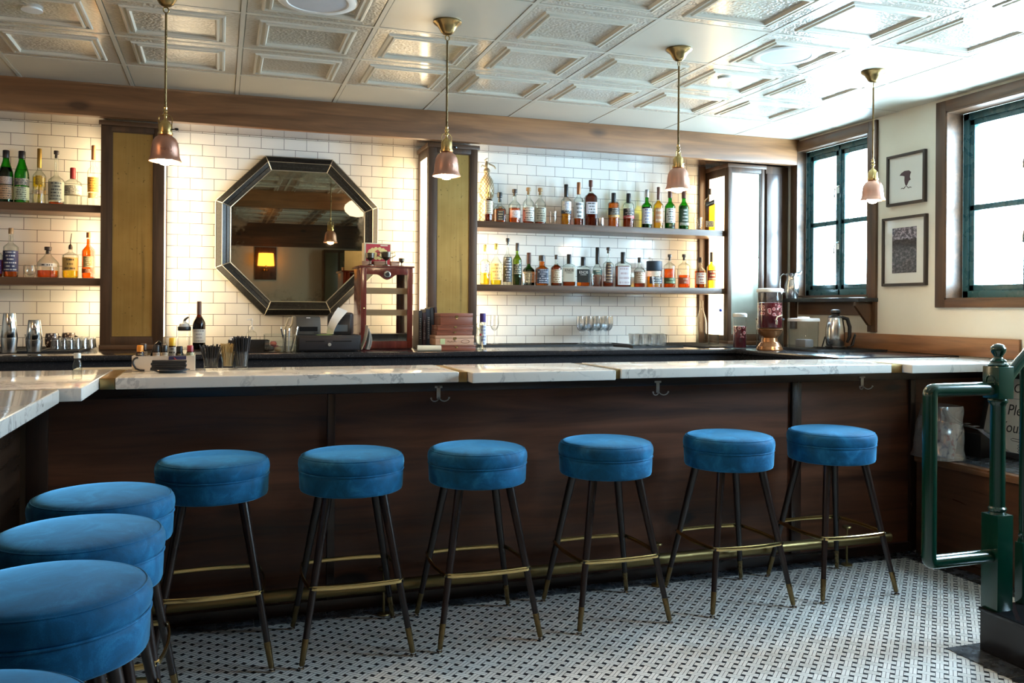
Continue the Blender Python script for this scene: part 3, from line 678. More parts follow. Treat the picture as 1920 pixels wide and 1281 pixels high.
def curve(R, H, sh, nk, rn, ch):
    rN = R * rn; P = [(R * .86, .0), (R * .97, .006), (R, .014), (R, sh * H)]
    for i in range(1, 8):
        t = i / 8; P.append((rN + (R - rN) * (.5 + .5 * math.cos(PI * t)) ** .9, (sh + (nk - sh) * t) * H))
    P += [(rN, nk * H), (rN * .96, (1 - ch) * H)]; return P
BN = [0]
def bottle(nm, lab, P, Ht, R, sh=.6, nk=.74, rn=.34, g='clear', lq=None, lvl=.4, cap='black', ch=.1, cr=1.12, labs=(), sq=2, cat='bottle', grp=None, turn=.5, spout=False, knob=False, txt=None, sy=1.):
    BN[0] += 1; rz = -math.atan2(P[0], P[1]) * turn
    r = thing(nm, lab, cat, P, rz, grp); prof = curve(R, Ht, sh, nk, rn, ch); n = 28 if sq == 2 else 32
    bd = MB().lathe(prof + [(R * rn * .9, (1 - ch) * Ht)], n, p=sq, sy=sy, caps=True).build('glass_body', GL[g], r, smooth=50)
    if lq:
        zl = lvl * Ht; inn = [(max(.001, a * .93 - .0006), max(.004, z)) for a, z in prof if z < zl]
        k = next((i for i in range(len(prof) - 1) if prof[i][1] <= zl <= prof[i + 1][1]), len(prof) - 2); (a0, z0), (a1, z1) = prof[k], prof[k + 1]
        inn.append(((a0 + (a1 - a0) * (zl - z0) / max(1e-6, z1 - z0)) * .93 - .0006, zl)); MB().lathe(inn, n, p=sq, sy=sy).build('liquid', liq(lq), r, smooth=50)
    rc = R * rn * cr; z0 = (1 - ch) * Ht - .004
    if spout: m = MB().lathe([(rc * .9, z0 - .012), (rc, z0), (rc * .8, z0 + .014), (rc * .3, z0 + .02)], 14).tube([(0, 0, z0 + .018), (0, 0, z0 + (Ht - z0) * .5), (.006, -.004, Ht)], [.0035, .003, .0022], 8)
    elif knob: m = MB().lathe([(rc * .72, z0 - .012), (rc * .72, z0 + .3 * (Ht - z0)), (rc * 1.2, z0 + .36 * (Ht - z0)), (rc * 1.25, Ht - .004), (rc * 1.1, Ht)], 18)
    else: m = MB().lathe([(rc, z0 - .3 * ch * Ht), (rc * 1.02, z0), (rc, Ht - .003), (rc * .85, Ht)], 18)
    m.build('cap', capmat(cap), r, smooth=45)
    for q, lb in enumerate(labs):
        z0, z1, wdt, base, ink = lb[:5]; rows = lb[5] if len(lb) > 5 else 6
        def rad(z):
            for (a0, b0), (a1, b1) in zip(prof, prof[1:]):
                if b0 <= z <= b1: return a0 + (a1 - a0) * (z - b0) / max(1e-6, b1 - b0)
            return R
        grid = []; N = 12
        for i in range(5):
            z = (z0 + (z1 - z0) * i / 4) * Ht; row = []; ra = rad(z) + .0011
            for j in range(N + 1):
                a = -PI / 2 + math.radians(wdt) * (j / N - .5); ca, sa = math.cos(a), math.sin(a)
                k = ra if sq == 2 else ra / (abs(ca) ** sq + abs(sa) ** sq) ** (1 / sq)
                row.append((k * ca, k * sa * sy - (0 if sq == 2 else .0004), z))
            grid.append(row)
        MB().sheet(grid, .0008).build('label', label_mat(base, ink, rows, BN[0] * 1.7 + q), r, smooth=40)
    for t in (txt or ()):
        s_, z, size, colr, sx = t; text(s_, size, plain('ink_' + colr, {'w': (.8, .8, .78), 'k': (.02, .02, .02)}[colr], .6), r, (0, -R * (sy if sq > 2 else 1.) - .003, z * Ht), FRONT, .0004, sx=sx)
    return r
def onshelf(u, vt, w, z, Y):
    P = atY(u, 500, Y); P.z = z + .0006; T = atY(u, vt, Y); return P, T.z - z, w * dist_px(P) / 2
def B(u, vt, w, shelf, lab, nm='liquor_bottle', Y=6.08, **k):
    P, h, R = onshelf(u, vt, w, shelf, Y); k.setdefault('grp', {ZS2: 'bottles on the upper shelves', ZS1: 'bottles on the lower shelves'}.get(shelf)); return bottle(nm, lab, P, h, R, **k)
def tumbler(u, vt, w, z, lab, Y=6.0, nm='rocks_glass', P=None, h=None, R=None, grp=None, taper=.84, mat=None, thick=.003):
    if P is None: P, h, R = onshelf(u, vt, w, z, Y)
    o = MB().lathe([(.002, 0), (R * taper * .9, 0), (R * taper, .004), (R, h), (R - thick, h), (R * taper - thick, .012), (.002, .010)], 24, caps=False).build(nm, mat or GLASS, None, P)
    return tag(o, lab, 'glass', grp)
TAN = (.60, .38, .22); PGRN = (.52, .62, .48)
# left, upper shelf
B(10, 282, 25, ZS2, 'green vermouth bottle with a tan label, leftmost on the upper left shelf', g='green', lq='dark', lvl=.68, sh=.52, nk=.86, rn=.42, ch=.1, labs=((.08, .34, 150, TAN, INK), (.36, .5, 120, (.40, .28, .25), CREAM)))
B(39.8, 283.5, 25, ZS2, 'bright green vermouth bottle with a pale green label on the upper left shelf', g='green', sh=.52, nk=.86, rn=.42, ch=.1, labs=((.08, .32, 160, PGRN, INK), (.35, .48, 150, (.08, .09, .1), CREAM)))
B(72.6, 279, 23, ZS2, 'clear bottle of bright yellow liqueur with a tall gold cap', lq='yellow', lvl=.5, sh=.5, nk=.64, rn=.30, cap='gold', ch=.25, Y=6.12, labs=((.36, .52, 55, (.3, .2, .03), (.75, .6, .1)), (.2, .27, 140, (.35, .2, .02), CREAM)))
B(104.5, 283, 27, ZS2, 'clear long-necked bottle with a grey-green label beside the yellow liqueur', sh=.44, nk=.56, rn=.25, cap='dark', ch=.09, knob=True, lq='rose', lvl=.05, Y=6.03, labs=((.07, .42, 150, (.36, .36, .27), INK),))
B(135.5, 315, 31, ZS2, 'short clear bottle with a red stopper on the upper left shelf', Y=6.15, sh=.60, nk=.74, rn=.28, cap='red', ch=.2, labs=((.32, .54, 150, (.70, .69, .62), INK), (.29, .315, 150, (.25, .2, .12), INK)))
B(174, 273, 21, ZS2, 'tall slim clear bottle with an orange label next to the aged brass column', sh=.56, nk=.70, rn=.32, cap='copper', ch=.17, labs=((.24, .48, 120, (.75, .36, .06), (.2, .1, .02)), (.14, .23, 100, (.70, .46, .12), CREAM)))
Pm, hm, Rm = onshelf(72, 351, 21, ZS2, 6.0)
mug = thing('glass_mug', 'small glass mug with a handle in front of the yellow liqueur', 'mug', Pm); MB().lathe([(.002, 0), (Rm * .95, 0), (Rm, hm * .5), (Rm * .95, hm), (Rm * .87, hm), (Rm * .9, hm * .5), (Rm * .8, .008), (.002, .006)], 24, caps=False).build('bowl', GLASS, mug)
MB().tube([(-Rm * .9, 0, hm * .82), (-Rm * 1.35, 0, hm * .7), (-Rm * 1.35, 0, hm * .35), (-Rm * .9, 0, hm * .2)], .004, 8).build('handle', GLASS, mug)
# left, lower shelf
B(-9, 452, 25, ZS1, 'bottle with a purple label cut off by the left edge of the photo', lq='brown', lvl=.12, labs=((.1, .48, 150, (.10, .03, .14), CREAM),))
B(20, 428, 25, ZS1, 'clear bottle with a dark blue label and cork on the lower left shelf', sh=.6, nk=.72, rn=.30, lq='amber', lvl=.5, cap='cork', ch=.08, labs=((.12, .54, 160, (.02, .025, .09), (.6, .6, .62)),))
B(90, 463, 38, ZS1, 'round decanter bottle with a little amber liquor and a black stopper', nm='decanter_bottle', sh=.42, nk=.80, rn=.24, lq='rose', lvl=.24, cap='dark', ch=.15, knob=True, labs=((.36, .46, 110, (.74, .72, .66), INK, 1),))
B(132, 438, 28, ZS1, 'clear bottle with a pour spout and an amber square label', sh=.5, nk=.60, rn=.24, lq='yellow', lvl=.42, cap='dark', ch=.30, spout=True, labs=((.17, .46, 130, (.55, .38, .12), (.08, .05, .02), 3),))
B(165.7, 436, 23, ZS1, 'orange bottle on the lower left shelf beside the aged brass column', sh=.58, nk=.74, rn=.30, lq='orange', lvl=.86, cap='copper', ch=.08, labs=((.24, .48, 90, (.25, .22, .10), CREAM), (.12, .21, 130, (.3, .06, .02), CREAM, 3)))
P, h, R = onshelf(56, 497, 22, ZS1, 6.0)
tag(MB().lathe([(.002, 0), (R * .6, 0), (R * .9, h * .3), (R, h * .6), (R * .82, h), (R * .76, h), (R * .93, h * .6), (R * .8, h * .3), (.002, .012)], 24, caps=False).build('snifter_glass', GLASS, None, P), 'small rounded empty glass on the lower left shelf', 'glass')
# right, upper shelf
P, h, R = onshelf(911.5, 297, 29, ZS2, 6.185)
sip = thing('soda_siphon', 'antique mesh-covered glass soda siphon beside the middle column', 'siphon', P)
MESHG = Mat('siphon_mesh'); x, y, z = MESHG.xyz(MESHG.coord()); ln = ((x + z * .6) * 160.0).sin().abs().lt(.35) + ((x - z * .6) * 160.0).sin().abs().lt(.35); MESHG.bsdf(MESHG.mix(ln.min(1.), (.40, .33, .21), (.10, .07, .04)), .3, .2)
MB().lathe([(R * .93, 0), (R, .01), (R * .98, h * .33), (R * .74, h * .37), (R * .7, h * .385), (R * .95, h * .43), (R * 1.02, h * .54), (R * .82, h * .67), (R * .36, h * .745), (R * .33, h * .8)], 28).build('body', MESHG.m, sip, smooth=50)
m = MB().lathe([(R * .36, h * .79), (R * .44, h * .8), (R * .4, h * .83), (R * .26, h * .85), (R * .24, h * .92), (R * .1, h * .96)], 18); m.tube([(0, 0, h * .93), (R * .5, 0, h * .91), (R * 1.0, 0, h * .885), (R * 1.2, 0, h * .85)], [.007, .006, .006, .005], 8); m.tube([(0, 0, h * .87), (-R * .6, 0, h * .89), (-R * .75, 0, h * .86)], .005, 8); m.tube([(0, 0, h * .94), (-R * .3, 0, h * .97), (R * .12, 0, h)], .005, 8)
m.build('spout_head', plain('siphon_metal', (.55, .48, .34), .3, .9), sip)
B(914.5, 347, 17, ZS2, 'slim bottle with a cream label and long pour spout in front of the siphon', Y=5.97, sh=.56, nk=.66, rn=.3, lq='dark', lvl=.6, cap='gold', ch=.26, spout=True, labs=((.2, .56, 150, CREAM, (.3, .2, .1)),))
B(936, 361, 23, ZS2, 'squat amber bottle with a round black label and black stopper', sh=.42, nk=.62, rn=.30, lq='amber', lvl=.46, ch=.24, sq=4, knob=True, labs=((.08, .40, 62, (.03, .025, .02), (.45, .36, .2), 4), (.46, .53, 40, (.03, .025, .02), (.4, .3, .15), 1)))
B(964, 355, 23, ZS2, 'copper-coloured bottle with a white label and round dark stopper', sh=.52, nk=.70, rn=.30, lq='rose', lvl=.46, cap='dark', ch=.14, knob=True, labs=((.17, .38, 110, (.70, .68, .70), (.25, .08, .05)),))
B(990, 352, 21.5, ZS2, 'clear round-shouldered bottle with a cream label, left one of a matching pair', sh=.56, nk=.74, rn=.30, lq='brown', lvl=.1, cap='cork', ch=.13, knob=True, labs=((.08, .46, 160, (.66, .60, .52), INK),))
B(1012, 353, 21.5, ZS2, 'clear round-shouldered bottle with a grey-brown label, right one of a matching pair', sh=.56, nk=.74, rn=.30, lq='brown', lvl=.1, cap='cork', ch=.13, knob=True, labs=((.08, .46, 160, (.44, .40, .30), INK),))
tumbler(1036, 397, 15.5, ZS2, 'clear rocks glass alone between bottles on the upper right shelf')
B(1060.6, 346, 19.5, ZS2, 'clear bottle with pale gold spirit, white and navy labels', sh=.60, nk=.70, rn=.36, lq='gold', lvl=.30, ch=.22, labs=((.37, .58, 120, WHT, (.05, .1, .35)), (.29, .37, 150, (.02, .03, .05), CREAM, 2)))
B(1084, 342, 18.5, ZS2, 'slim bottle with a tall white label and copper-coloured cap', sh=.58, nk=.70, rn=.34, lq='brown', lvl=.4, cap='copper', ch=.2, labs=((.18, .54, 150, (.70, .71, .74), INK, 4),))
B(1106.6, 338, 23, ZS2, 'dark brown decanter with angular shoulders and a silvery triangle mark', nm='decanter_bottle', sh=.62, nk=.76, rn=.24, lq='dark', lvl=.72, cap='brown', ch=.2, knob=True, sq=5, labs=((.27, .52, 92, (.68, .66, .70), INK, 4),))
tag(MB().lathe([(.002, 0), (.019, 0), (.021, .004), (.022, .062), (.0205, .062), (.0195, .006), (.002, .005)], 20, caps=False).build('steel_jigger', STEEL, None, onshelf(1126, 405, 12, ZS2, 6.0)[0]), 'small steel jigger cup right of the brown decanter', 'cup')
B(1149.7, 362, 21.5, ZS2, 'amber whisky bottle with a black label and orange stripe', sh=.68, nk=.80, rn=.36, lq='amber', lvl=.72, ch=.2, labs=((.36, .56, 150, (.03, .028, .025), (.6, .55, .45), 4), (.29, .36, 150, (.55, .25, .03), CREAM, 2)))
B(1177.7, 363, 21, ZS2, 'amber whisky bottle with a black label and red stripe', sh=.66, nk=.80, rn=.36, lq='brown', lvl=.32, ch=.2, labs=((.36, .56, 150, (.03, .028, .025), (.6, .55, .5), 4), (.28, .36, 150, (.50, .04, .06), CREAM, 2)))
B(1212, 356, 19.2, ZS2, 'green bottle with a white label and silver cap', g='green', lq='dark', lvl=.56, sh=.58, nk=.70, rn=.36, cap='silver', ch=.14, labs=((.13, .52, 150, (.72, .74, .78), (.1, .12, .4), 5),))
B(1233.6, 351, 18.5, ZS2, 'golden bottle with a copper label and tall brown capsule', sh=.56, nk=.70, rn=.28, lq='gold', lvl=.68, cap='brown', ch=.22, labs=((.16, .5, 100, (.52, .24, .12), CREAM, 3),))
B(1255.5, 354, 19.5, ZS2, 'bright green bottle with a white label directly under the right pendant lamp', g='green', lq='green', lvl=.42, sh=.56, nk=.70, rn=.36, cap='brown', ch=.16, labs=((.17, .52, 120, (.72, .74, .70), INK, 6),))
B(1281.5, 355, 19.5, ZS2, 'green bottle with a dark green label at the right of the green bottles', g='green', lq='green', lvl=.6, sh=.56, nk=.72, rn=.38, cap='brown', ch=.16, labs=((.2, .52, 120, (.05, .09, .06), (.7, .7, .66), 4), (.12, .19, 120, (.6, .62, .55), INK, 2)))
tumbler(1308, 408, 17, ZS2, 'clear rocks glass between the green bottles and the square bottle')
bj = B(1330, 354, 21, ZS2, 'square bottle of yellow spirit with a slanted black label', sh=.70, nk=.82, rn=.26, lq='gold', lvl=.64, cap='dark', ch=.1, sq=8, g='clear', turn=.9, labs=((.1, .24, 70, (.64, .55, .42), INK, 3),))
rj = .0365
MB().prism([(-.034, .185), (.034, .213), (.034, .255), (-.034, .226)], -.0405, -.0395, 'xz').build('label', plain('slanted_label', (.03, .03, .04), .5), bj, smooth=0)
text('Johnnie Walker', .013, plain('ink_w', (.8, .8, .78), .6), bj, (0, -.0412, .2195), (PI / 2, math.radians(-22.5), 0), .0003, sx=.72)
# right, lower shelf
B(909, 459, 18, ZS1, 'clear bottle with yellow spirit, leftmost on the lower right shelf', sh=.56, nk=.66, rn=.3, lq='yellow', lvl=.32, cap='gold', ch=.12, labs=((.3, .52, 90, (.68, .66, .70), INK),))
B(930, 457, 21, ZS1, 'clear bottle with a big pale gold label, second on the lower right shelf', sh=.50, nk=.70, rn=.28, lq='yellow', lvl=.52, cap='gold', ch=.1, labs=((.12, .52, 150, (.78, .55, .22), (.35, .2, .05), 5),))
B(951.5, 447, 17, ZS1, 'tallest clear bottle with a black and silver label, left of the green bottle', sh=.56, nk=.70, rn=.3, ch=.1, cap='black', knob=True, labs=((.07, .6, 150, (.05, .05, .055), (.6, .6, .6), 9),))
B(969.7, 456, 17, ZS1, 'olive green wine-shaped bottle with a dark label and small white tag', g='olive', lq='green', lvl=.28, sh=.58, nk=.74, rn=.34, cap='dark', ch=.13, labs=((.26, .5, 150, (.03, .045, .03), (.7, .66, .5), 5),))
B(991.5, 474, 22, ZS1, 'dark green bottle with a red-brown capsule behind a rocks glass', Y=6.14, g='dkgreen', lq='green', lvl=.5, sh=.46, nk=.62, rn=.32, cap='brown', ch=.25, labs=((.1, .42, 150, (.66, .54, .38), INK),))
tumbler(987.5, 512, 20.5, ZS1, 'cut rocks glass in front of the dark green bottle', Y=6.0)
B(1016, 479, 24, ZS1, 'square-shouldered bourbon bottle with a navy label', sh=.55, nk=.66, rn=.44, lq='amber', lvl=.80, cap='dark', ch=.13, sq=4, labs=((.07, .55, 100, (.03, .04, .07), (.55, .55, .6), 7),))
B(1043, 478, 21, ZS1, 'amber bottle with a cream label and long dark neck on the lower right shelf', sh=.56, nk=.72, rn=.26, lq='brown', lvl=.68, cap='dark', ch=.1, labs=((.1, .52, 140, (.66, .56, .40), (.2, .08, .03), 6),))
B(1067, 477, 24.5, ZS1, 'flat bottle with bold dark block letters on a cream label and a black stopper', sh=.62, nk=.72, rn=.32, lq='brown', lvl=.16, ch=.22, cap='black', sq=7, sy=.62, turn=.8, labs=((.14, .58, 92, (.64, .60, .50), (.64, .60, .50), 1),), txt=(('KNOB', .49, .030, 'k', .8), ('CREEK', .41, .012, 'k', 1.3)))
B(1093.6, 482, 25.5, ZS1, 'flat bottle with bold pale block letters on a black label', sh=.62, nk=.72, rn=.32, lq='amber', lvl=.14, ch=.22, cap='black', sq=7, sy=.62, turn=.8, labs=((.14, .58, 92, (.02, .025, .025), (.02, .025, .025), 1),), txt=(('KNOB', .47, .030, 'w', .8), ('CREEK', .39, .012, 'w', 1.3)))
B(1120, 464, 18.5, ZS1, 'bottle with a long black capsule behind a rocks glass', Y=6.14, sh=.42, nk=.60, rn=.36, lq='brown', lvl=.42, cap='black', ch=.32, labs=((.3, .42, 130, (.12, .22, .2), CREAM, 2),))
tumbler(1117, 513, 19, ZS1, 'clear rocks glass in front of the bottle with the long black capsule', Y=6.0)
B(1140.5, 464, 20, ZS1, 'clear bottle with an arched dark brown label and cork', sh=.56, nk=.68, rn=.28, lq='brown', lvl=.14, cap='dark', ch=.1, knob=True, labs=((.1, .62, 80, (.06, .03, .025), (.5, .35, .2), 7),))
B(1168, 473, 30, ZS1, 'wide decanter with a frosted white label and black stopper', nm='decanter_bottle', sh=.62, nk=.76, rn=.26, lq='brown', lvl=.6, cap='black', ch=.24, sq=5, sy=.7, labs=((.06, .58, 80, (.66, .63, .66), (.42, .32, .34), 4),))
B(1199, 483, 21, ZS1, 'bottle with a cream label and cork, left of the navy-capped one', sh=.55, nk=.72, rn=.30, lq='brown', lvl=.52, cap='dark', ch=.12, labs=((.14, .5, 150, (.62, .52, .40), (.25, .1, .05), 5),))
P, h, R = onshelf(1226.8, 490, 29, ZS1, 6.1)
nv = thing('liquor_bottle', 'cylindrical bottle with a huge navy cap on the lower right shelf', 'bottle', P, 0, 'bottles on the lower shelves')
MB().lathe([(R * .97, 0), (R, .006), (R, h * .62), (R * .95, h * .64)], 30).build('glass_body', BGLASS, nv); MB().lathe([(R * .94, .005), (R * .94, h * .42)], 30).build('liquid', liq('gold'), nv)
MB().lathe([(R * 1.0, h * .64), (R * 1.02, h * .65), (R * 1.02, h * .985), (R * .96, h)], 30).build('cap', plain('navy_leather', (.03, .05, .075), .55), nv)
MB().sheet([[((R + .001) * math.cos(a), (R + .001) * math.sin(a), h * z) for a in [-PI * .85 + PI * .7 * j / 12 for j in range(13)]] for z in (.15, .28, .4)], .0008).build('label', label_mat((.03, .045, .08), CREAM, 3, 5), nv)
tumbler(1230.5, 518, 19, ZS1, 'small rounded glass in front of the navy-capped bottle', Y=5.99, taper=.7)
B(1255.5, 477, 22, ZS1, 'clear bottle of orange spirit with a dark green label', sh=.64, nk=.78, rn=.24, lq='orange', lvl=.56, cap='dark', ch=.12, knob=True, labs=((.12, .3, 150, (.05, .08, .03), (.3, .4, .2), 2),))
B(1282.5, 477, 22.5, ZS1, 'clear bottle of orange spirit with a red label', sh=.64, nk=.78, rn=.24, lq='orange', lvl=.38, cap='dark', ch=.12, knob=True, labs=((.12, .31, 150, (.42, .10, .05), (.6, .4, .3), 2),))
B(1313, 483, 21, ZS1, 'amber bottle with a white label at the right end of the lower shelf', sh=.54, nk=.70, rn=.30, lq='amber', lvl=.56, cap='dark', ch=.12, labs=((.14, .5, 120, (.70, .66, .62), (.3, .05, .04), 4),))
B(1334, 473, 17, ZS1, 'orange bottle with a dark red label, rightmost on the lower shelf', sh=.58, nk=.70, rn=.32, lq='gold', lvl=.78, cap='dark', ch=.2, labs=((.22, .5, 140, (.25, .03, .03), CREAM, 3),))
# ------------------------------------------------------------------ glassware and mats on the back counter
def mat_(x0, x1, y0, y1, lab):
    r = thing('bar_mat', lab, 'mat', ((x0 + x1) / 2, (y0 + y1) / 2, ZK), 0, 'black rubber bar mats'); w, d = (x1 - x0) / 2, (y1 - y0) / 2
    m = MB().box(-w, -d, 0, w, d, .004); n = int(w * 2 / .05)
    for i in range(n + 1): x = -w + i * 2 * w / n; m.box(x - .004, -d, .004, x + .004, d, .011)
    for y in (-d + .004, d - .004): m.box(-w, y - .004, .004, w, y + .004, .011)
    m.build('mat', RUBBER, r, smooth=0)
ZM = ZK + .0115
mat_(-1.75, -.775, 5.56, 6.2, 'black rubber bar mat under the cocktail shakers'); mat_(1.74, 2.92, 5.9, 6.2, 'long black rubber bar mat under the wine glasses'); mat_(2.78, 3.18, 5.55, 5.88, 'black rubber bar mat under the tumblers'); mat_(3.28, 3.72, 5.44, 6.15, 'black rubber bar mat under the two swing-top bottles'); mat_(3.72, 4.28, 4.75, 5.22, 'black rubber bar mat under the kettle and clear bin')
wg = None; k = 0
for iy, y in enumerate((5.955, 6.02, 6.085, 6.15)):
    for ix in range(4):
        x = 2.545 + .068 * ix + .034 * iy + (.018 if iy % 2 else 0); lb = 'clear stemmed wine glass in the cluster on the long bar mat'
        if wg is None:
            wg = thing('wine_glass', lb, 'glass', (x, y, ZM), 0, 'stemmed wine glasses on the back counter'); GW = glass('stemware_glass', (.97, .975, .98), (.42, .47, .50), 1.9, .06)
            MB().lathe([(.030, 0), (.030, .002), (.006, .006)], 20).build('foot', GW, wg); MB().lathe([(.006, .006), (.0035, .02), (.0035, .085), (.006, .095)], 12, caps=False).build('stem', GW, wg)
            MB().lathe([(.006, .095), (.022, .11), (.0315, .135), (.033, .16), (.0295, .207), (.0285, .207), (.032, .16), (.030, .136), (.021, .112), (.003, .099)], 20, caps=False).build('bowl', GW, wg)
        else: dup(wg, (x, y, ZM), 0, lb)
for x, y, lab in ((1.80, 6.06, 'single stemmed glass nearest the middle column'), (1.92, 6.1, 'single stemmed glass a little right of the middle column')): dup(wg, (x, y, ZM), 0, lab)
tm = None; GT = glass('tumbler_glass', (.97, .975, .975), (.40, .44, .46), 1.9, .07)
for iy in range(4):
    for ix in range(4):
        P = Vector((2.825 + .072 * ix + .030 * iy, 5.60 + .078 * iy, ZM)); lb = 'clear tumbler in the cluster beside the wine glasses'
        if tm is None: tm = tumbler(0, 0, 0, 0, lb, nm='tumbler', P=P, h=.082, R=.031, grp='tumblers on the back counter', taper=.8, mat=GT)
        else: c = tm.copy(); COL.objects.link(c); c.location = P
st = None
for iy in range(4):
    for ix in range(5):
        P = Vector((-.93 + .0375 * ix * 1.0 + .012 * (iy % 2) - .0 , 5.80 + .085 * iy, ZM)); P.x += .012 * iy; lb = 'upturned shot glass in the rows right of the shakers'
        if P.x > -.745: continue
        if st is None: st = tag(MB().lathe([(.022, .066), (.0225, .064), (.0285, 0), (.0262, 0), (.0205, .052), (.002, .055)] [::-1] + [(.002, .066)], 20, caps=False).build('shot_glass', GT, None, P), lb, 'glass', 'upturned shot glasses')
        else: c = st.copy(); COL.objects.link(c); c.location = P
for (u, vb, vt, lab) in ((17, 661.6, 587, 'tall steel cocktail shaker, left and taller of two'), (64, 660, 600, 'steel cocktail shaker, right and shorter of two')):
    P = atZ(u, vb, ZM); h = atY(u, vt, P.y).z - ZM; R = 14.6 * dist_px(P); s = thing('cocktail_shaker', lab, 'shaker', P, 0, 'steel cocktail shakers')
    MB().lathe([(R * .82, 0), (R * .84, .004), (R, h * .36), (R * 1.0, h * .38)], 32).build('base_tin', STEEL, s); MB().lathe([(R * .96, h * .38), (R * .98, h * .39), (R * .70, h * .985), (R * .66, h)], 32).build('top_tin', CHROME, s)
DOT = Mat('dotted_ceramic'); DOT.bsdf(DOT.mix(DOT.voro(DOT.coord(), 55).lt(.32), (.05, .03, .025), (.6, .48, .38)), .25)
for x, y, lab in ((-.985, 6.02, 'dark mug with pale dots, left one of two behind the shakers'), (-.905, 6.1, 'dark mug with pale dots, right one of two beside the shot glasses')):
    s = thing('dotted_mug', lab, 'mug', (x, y, ZM), 0, 'dotted mugs'); MB().lathe([(.03, 0), (.04, .02), (.042, .05), (.036, .088), (.033, .088), (.037, .05), (.002, .01)], 24, caps=False).build('bowl', DOT.m, s); MB().tube([(.036, -.01, .07), (.056, -.016, .062), (.056, -.016, .03), (.036, -.01, .02)], .005, 8).build('handle', BLACK, s)
tumbler(0, 0, 0, 0, 'clear glass jar standing between the two shakers', nm='glass_jar', P=Vector((-1.09, 5.98, ZM)), h=.085, R=.04, mat=GT)
# ------------------------------------------------------------------ till, humidor and things on the back counter
P0 = atZ(373, 655, ZK)
bottle('wine_bottle', 'dark red wine bottle with a white label standing against the tile wall', Vector((-.124, 5.87, ZK)), .305, .0385, sh=.52, nk=.74, rn=.34, g='brown', lq='black', lvl=.66, cap='brown', ch=.2, labs=((.14, .42, 170, (.72, .71, .68), (.3, .3, .32), 4),))
s = thing('syrup_dispenser', 'clear syrup dispenser jar with a black collar and spout', 'dispenser', (-.213, 5.88, ZK))
MB().lathe([(.036, 0), (.039, .004), (.039, .12), (.037, .125)], 28).build('jar', GLASS, s); MB().lathe([(.040, .118), (.041, .12), (.041, .142), (.04, .144)], 28).build('collar', BLACK, s)
MB().lathe([(.038, .144), (.03, .162), (.012, .172), (.008, .18)], 24).build('dome', plain('clear_plastic', (.7, .7, .68), .2), s); MB().tube([(0, 0, .178), (.006, 0, .19), (.026, -.004, .205)], [.008, .008, .005], 10).build('spout', BLACK, s)
s = thing('soap_pump', 'clear pump bottle with a white pump by the tile wall', 'bottle', (.20, 5.95, ZK))
MB().lathe([(.03, 0), (.032, .004), (.032, .09), (.028, .105), (.012, .115), (.012, .125)], 24).build('glass_body', GLASS, s); MB().lathe([(.014, .12), (.014, .14), (.006, .145), (.005, .18), (.009, .182), (.009, .195), (.003, .198)], 16).tube([(0, 0, .19), (-.03, -.012, .188)], .004, 8).build('pump', WHITE, s)
s = thing('napkin_caddy', 'black box caddy of white napkins behind the straw glasses', 'box', (.17, 5.56, ZK)); m = MB(); m.box(-.12, -.06, 0, .12, -.055, .07).box(-.12, .055, 0, .12, .06, .07).box(-.12, -.055, 0, -.115, .055, .07).box(.115, -.055, 0, .12, .055, .07).box(-.115, -.055, 0, .115, .055, .004).box(-.003, -.055, .004, .003, .055, .07); m.build('box', BLACK, s)
MB().box(-.11, -.05, .005, -.006, .05, .085).build('napkin_stack', PAPER, s); MB().box(.006, -.05, .005, .11, .05, .06).build('napkin_stack', PAPER, s)
# cash drawer and printers
YD = 5.40; A_ = atY(557, 640, YD); B_ = atY(677, 640, YD); xd, wd = (A_.x + B_.x) / 2, (B_.x - A_.x) / 2
s = thing('cash_drawer', 'black metal cash drawer below the two receipt printers', 'cash drawer', (xd, YD, ZK)); hd = .102
box(-wd, .004, .006, wd, .38, hd).build('body', BLACK, s, bevel=.004); box(-wd + .012, -.006, .014, wd - .012, .004, hd - .016).build('drawer_front', plain('drawer_black', (.018, .018, .022), .35), s, bevel=.002)
MB().box(-wd + .05, -.0075, .062, -.03, -.0055, .068).box(.02, -.0075, .062, wd - .06, -.0055, .068).build('slot', BLACKG, s); m = MB(); m.lathe([(.001, 0), (.011, 0), (.012, .003), (.010, .006), (.001, .006)], 18); m.move(Matrix.Translation((.0, -.006, .045)) @ Matrix.Rotation(PI / 2, 4, 'X')); m.build('lock', CHROME, s)
for x in (-wd + .03, wd - .03): MB().lathe([(.012, 0), (.012, .007)], 12, (x, .04, 0)).build('foot', RUBBER, s)
DG = plain('printer_grey', (.045, .042, .037), .5)
s = thing('receipt_printer', 'dark grey receipt printer on the left half of the cash drawer', 'printer', (xd - .125, YD + .16, ZK + hd + .0005), .05, 'receipt printers')
MB().prism([(-.10, 0), (-.10, .062), (-.082, .108), (-.03, .118), (.1, .118), (.1, 0)], -.075, .075, 'yz').build('body', DG, s, bevel=.008)
MB().box(-.055, -.1015, .022, .055, -.099, .05).build('paper_slot', BLACKG, s); MB().box(-.045, -.102, .0505, .05, -.098, .055).build('tear_bar', plain('printer_edge', (.09, .085, .075), .4), s); box(.03, -.103, .006, .06, -.0995, .016).build('button_pad', BLACK, s); box(-.012, -.088, .103, .012, -.084, .107).build('badge', PAPER, s)
s = thing('receipt_printer', 'black receipt printer with a curl of white paper, right half of the cash drawer', 'printer', (xd + .09, YD + .17, ZK + hd + .0005), -.25, 'receipt printers')
MB().prism([(-.10, 0), (-.10, .07), (-.07, .128), (.02, .138), (.1, .13), (.1, 0)], -.072, .072, 'yz').build('body', BLACK, s, bevel=.012)
MB().box(-.055, -.1015, .02, .055, -.099, .062).build('display', plain('printer_display', (.10, .12, .14), .15), s)
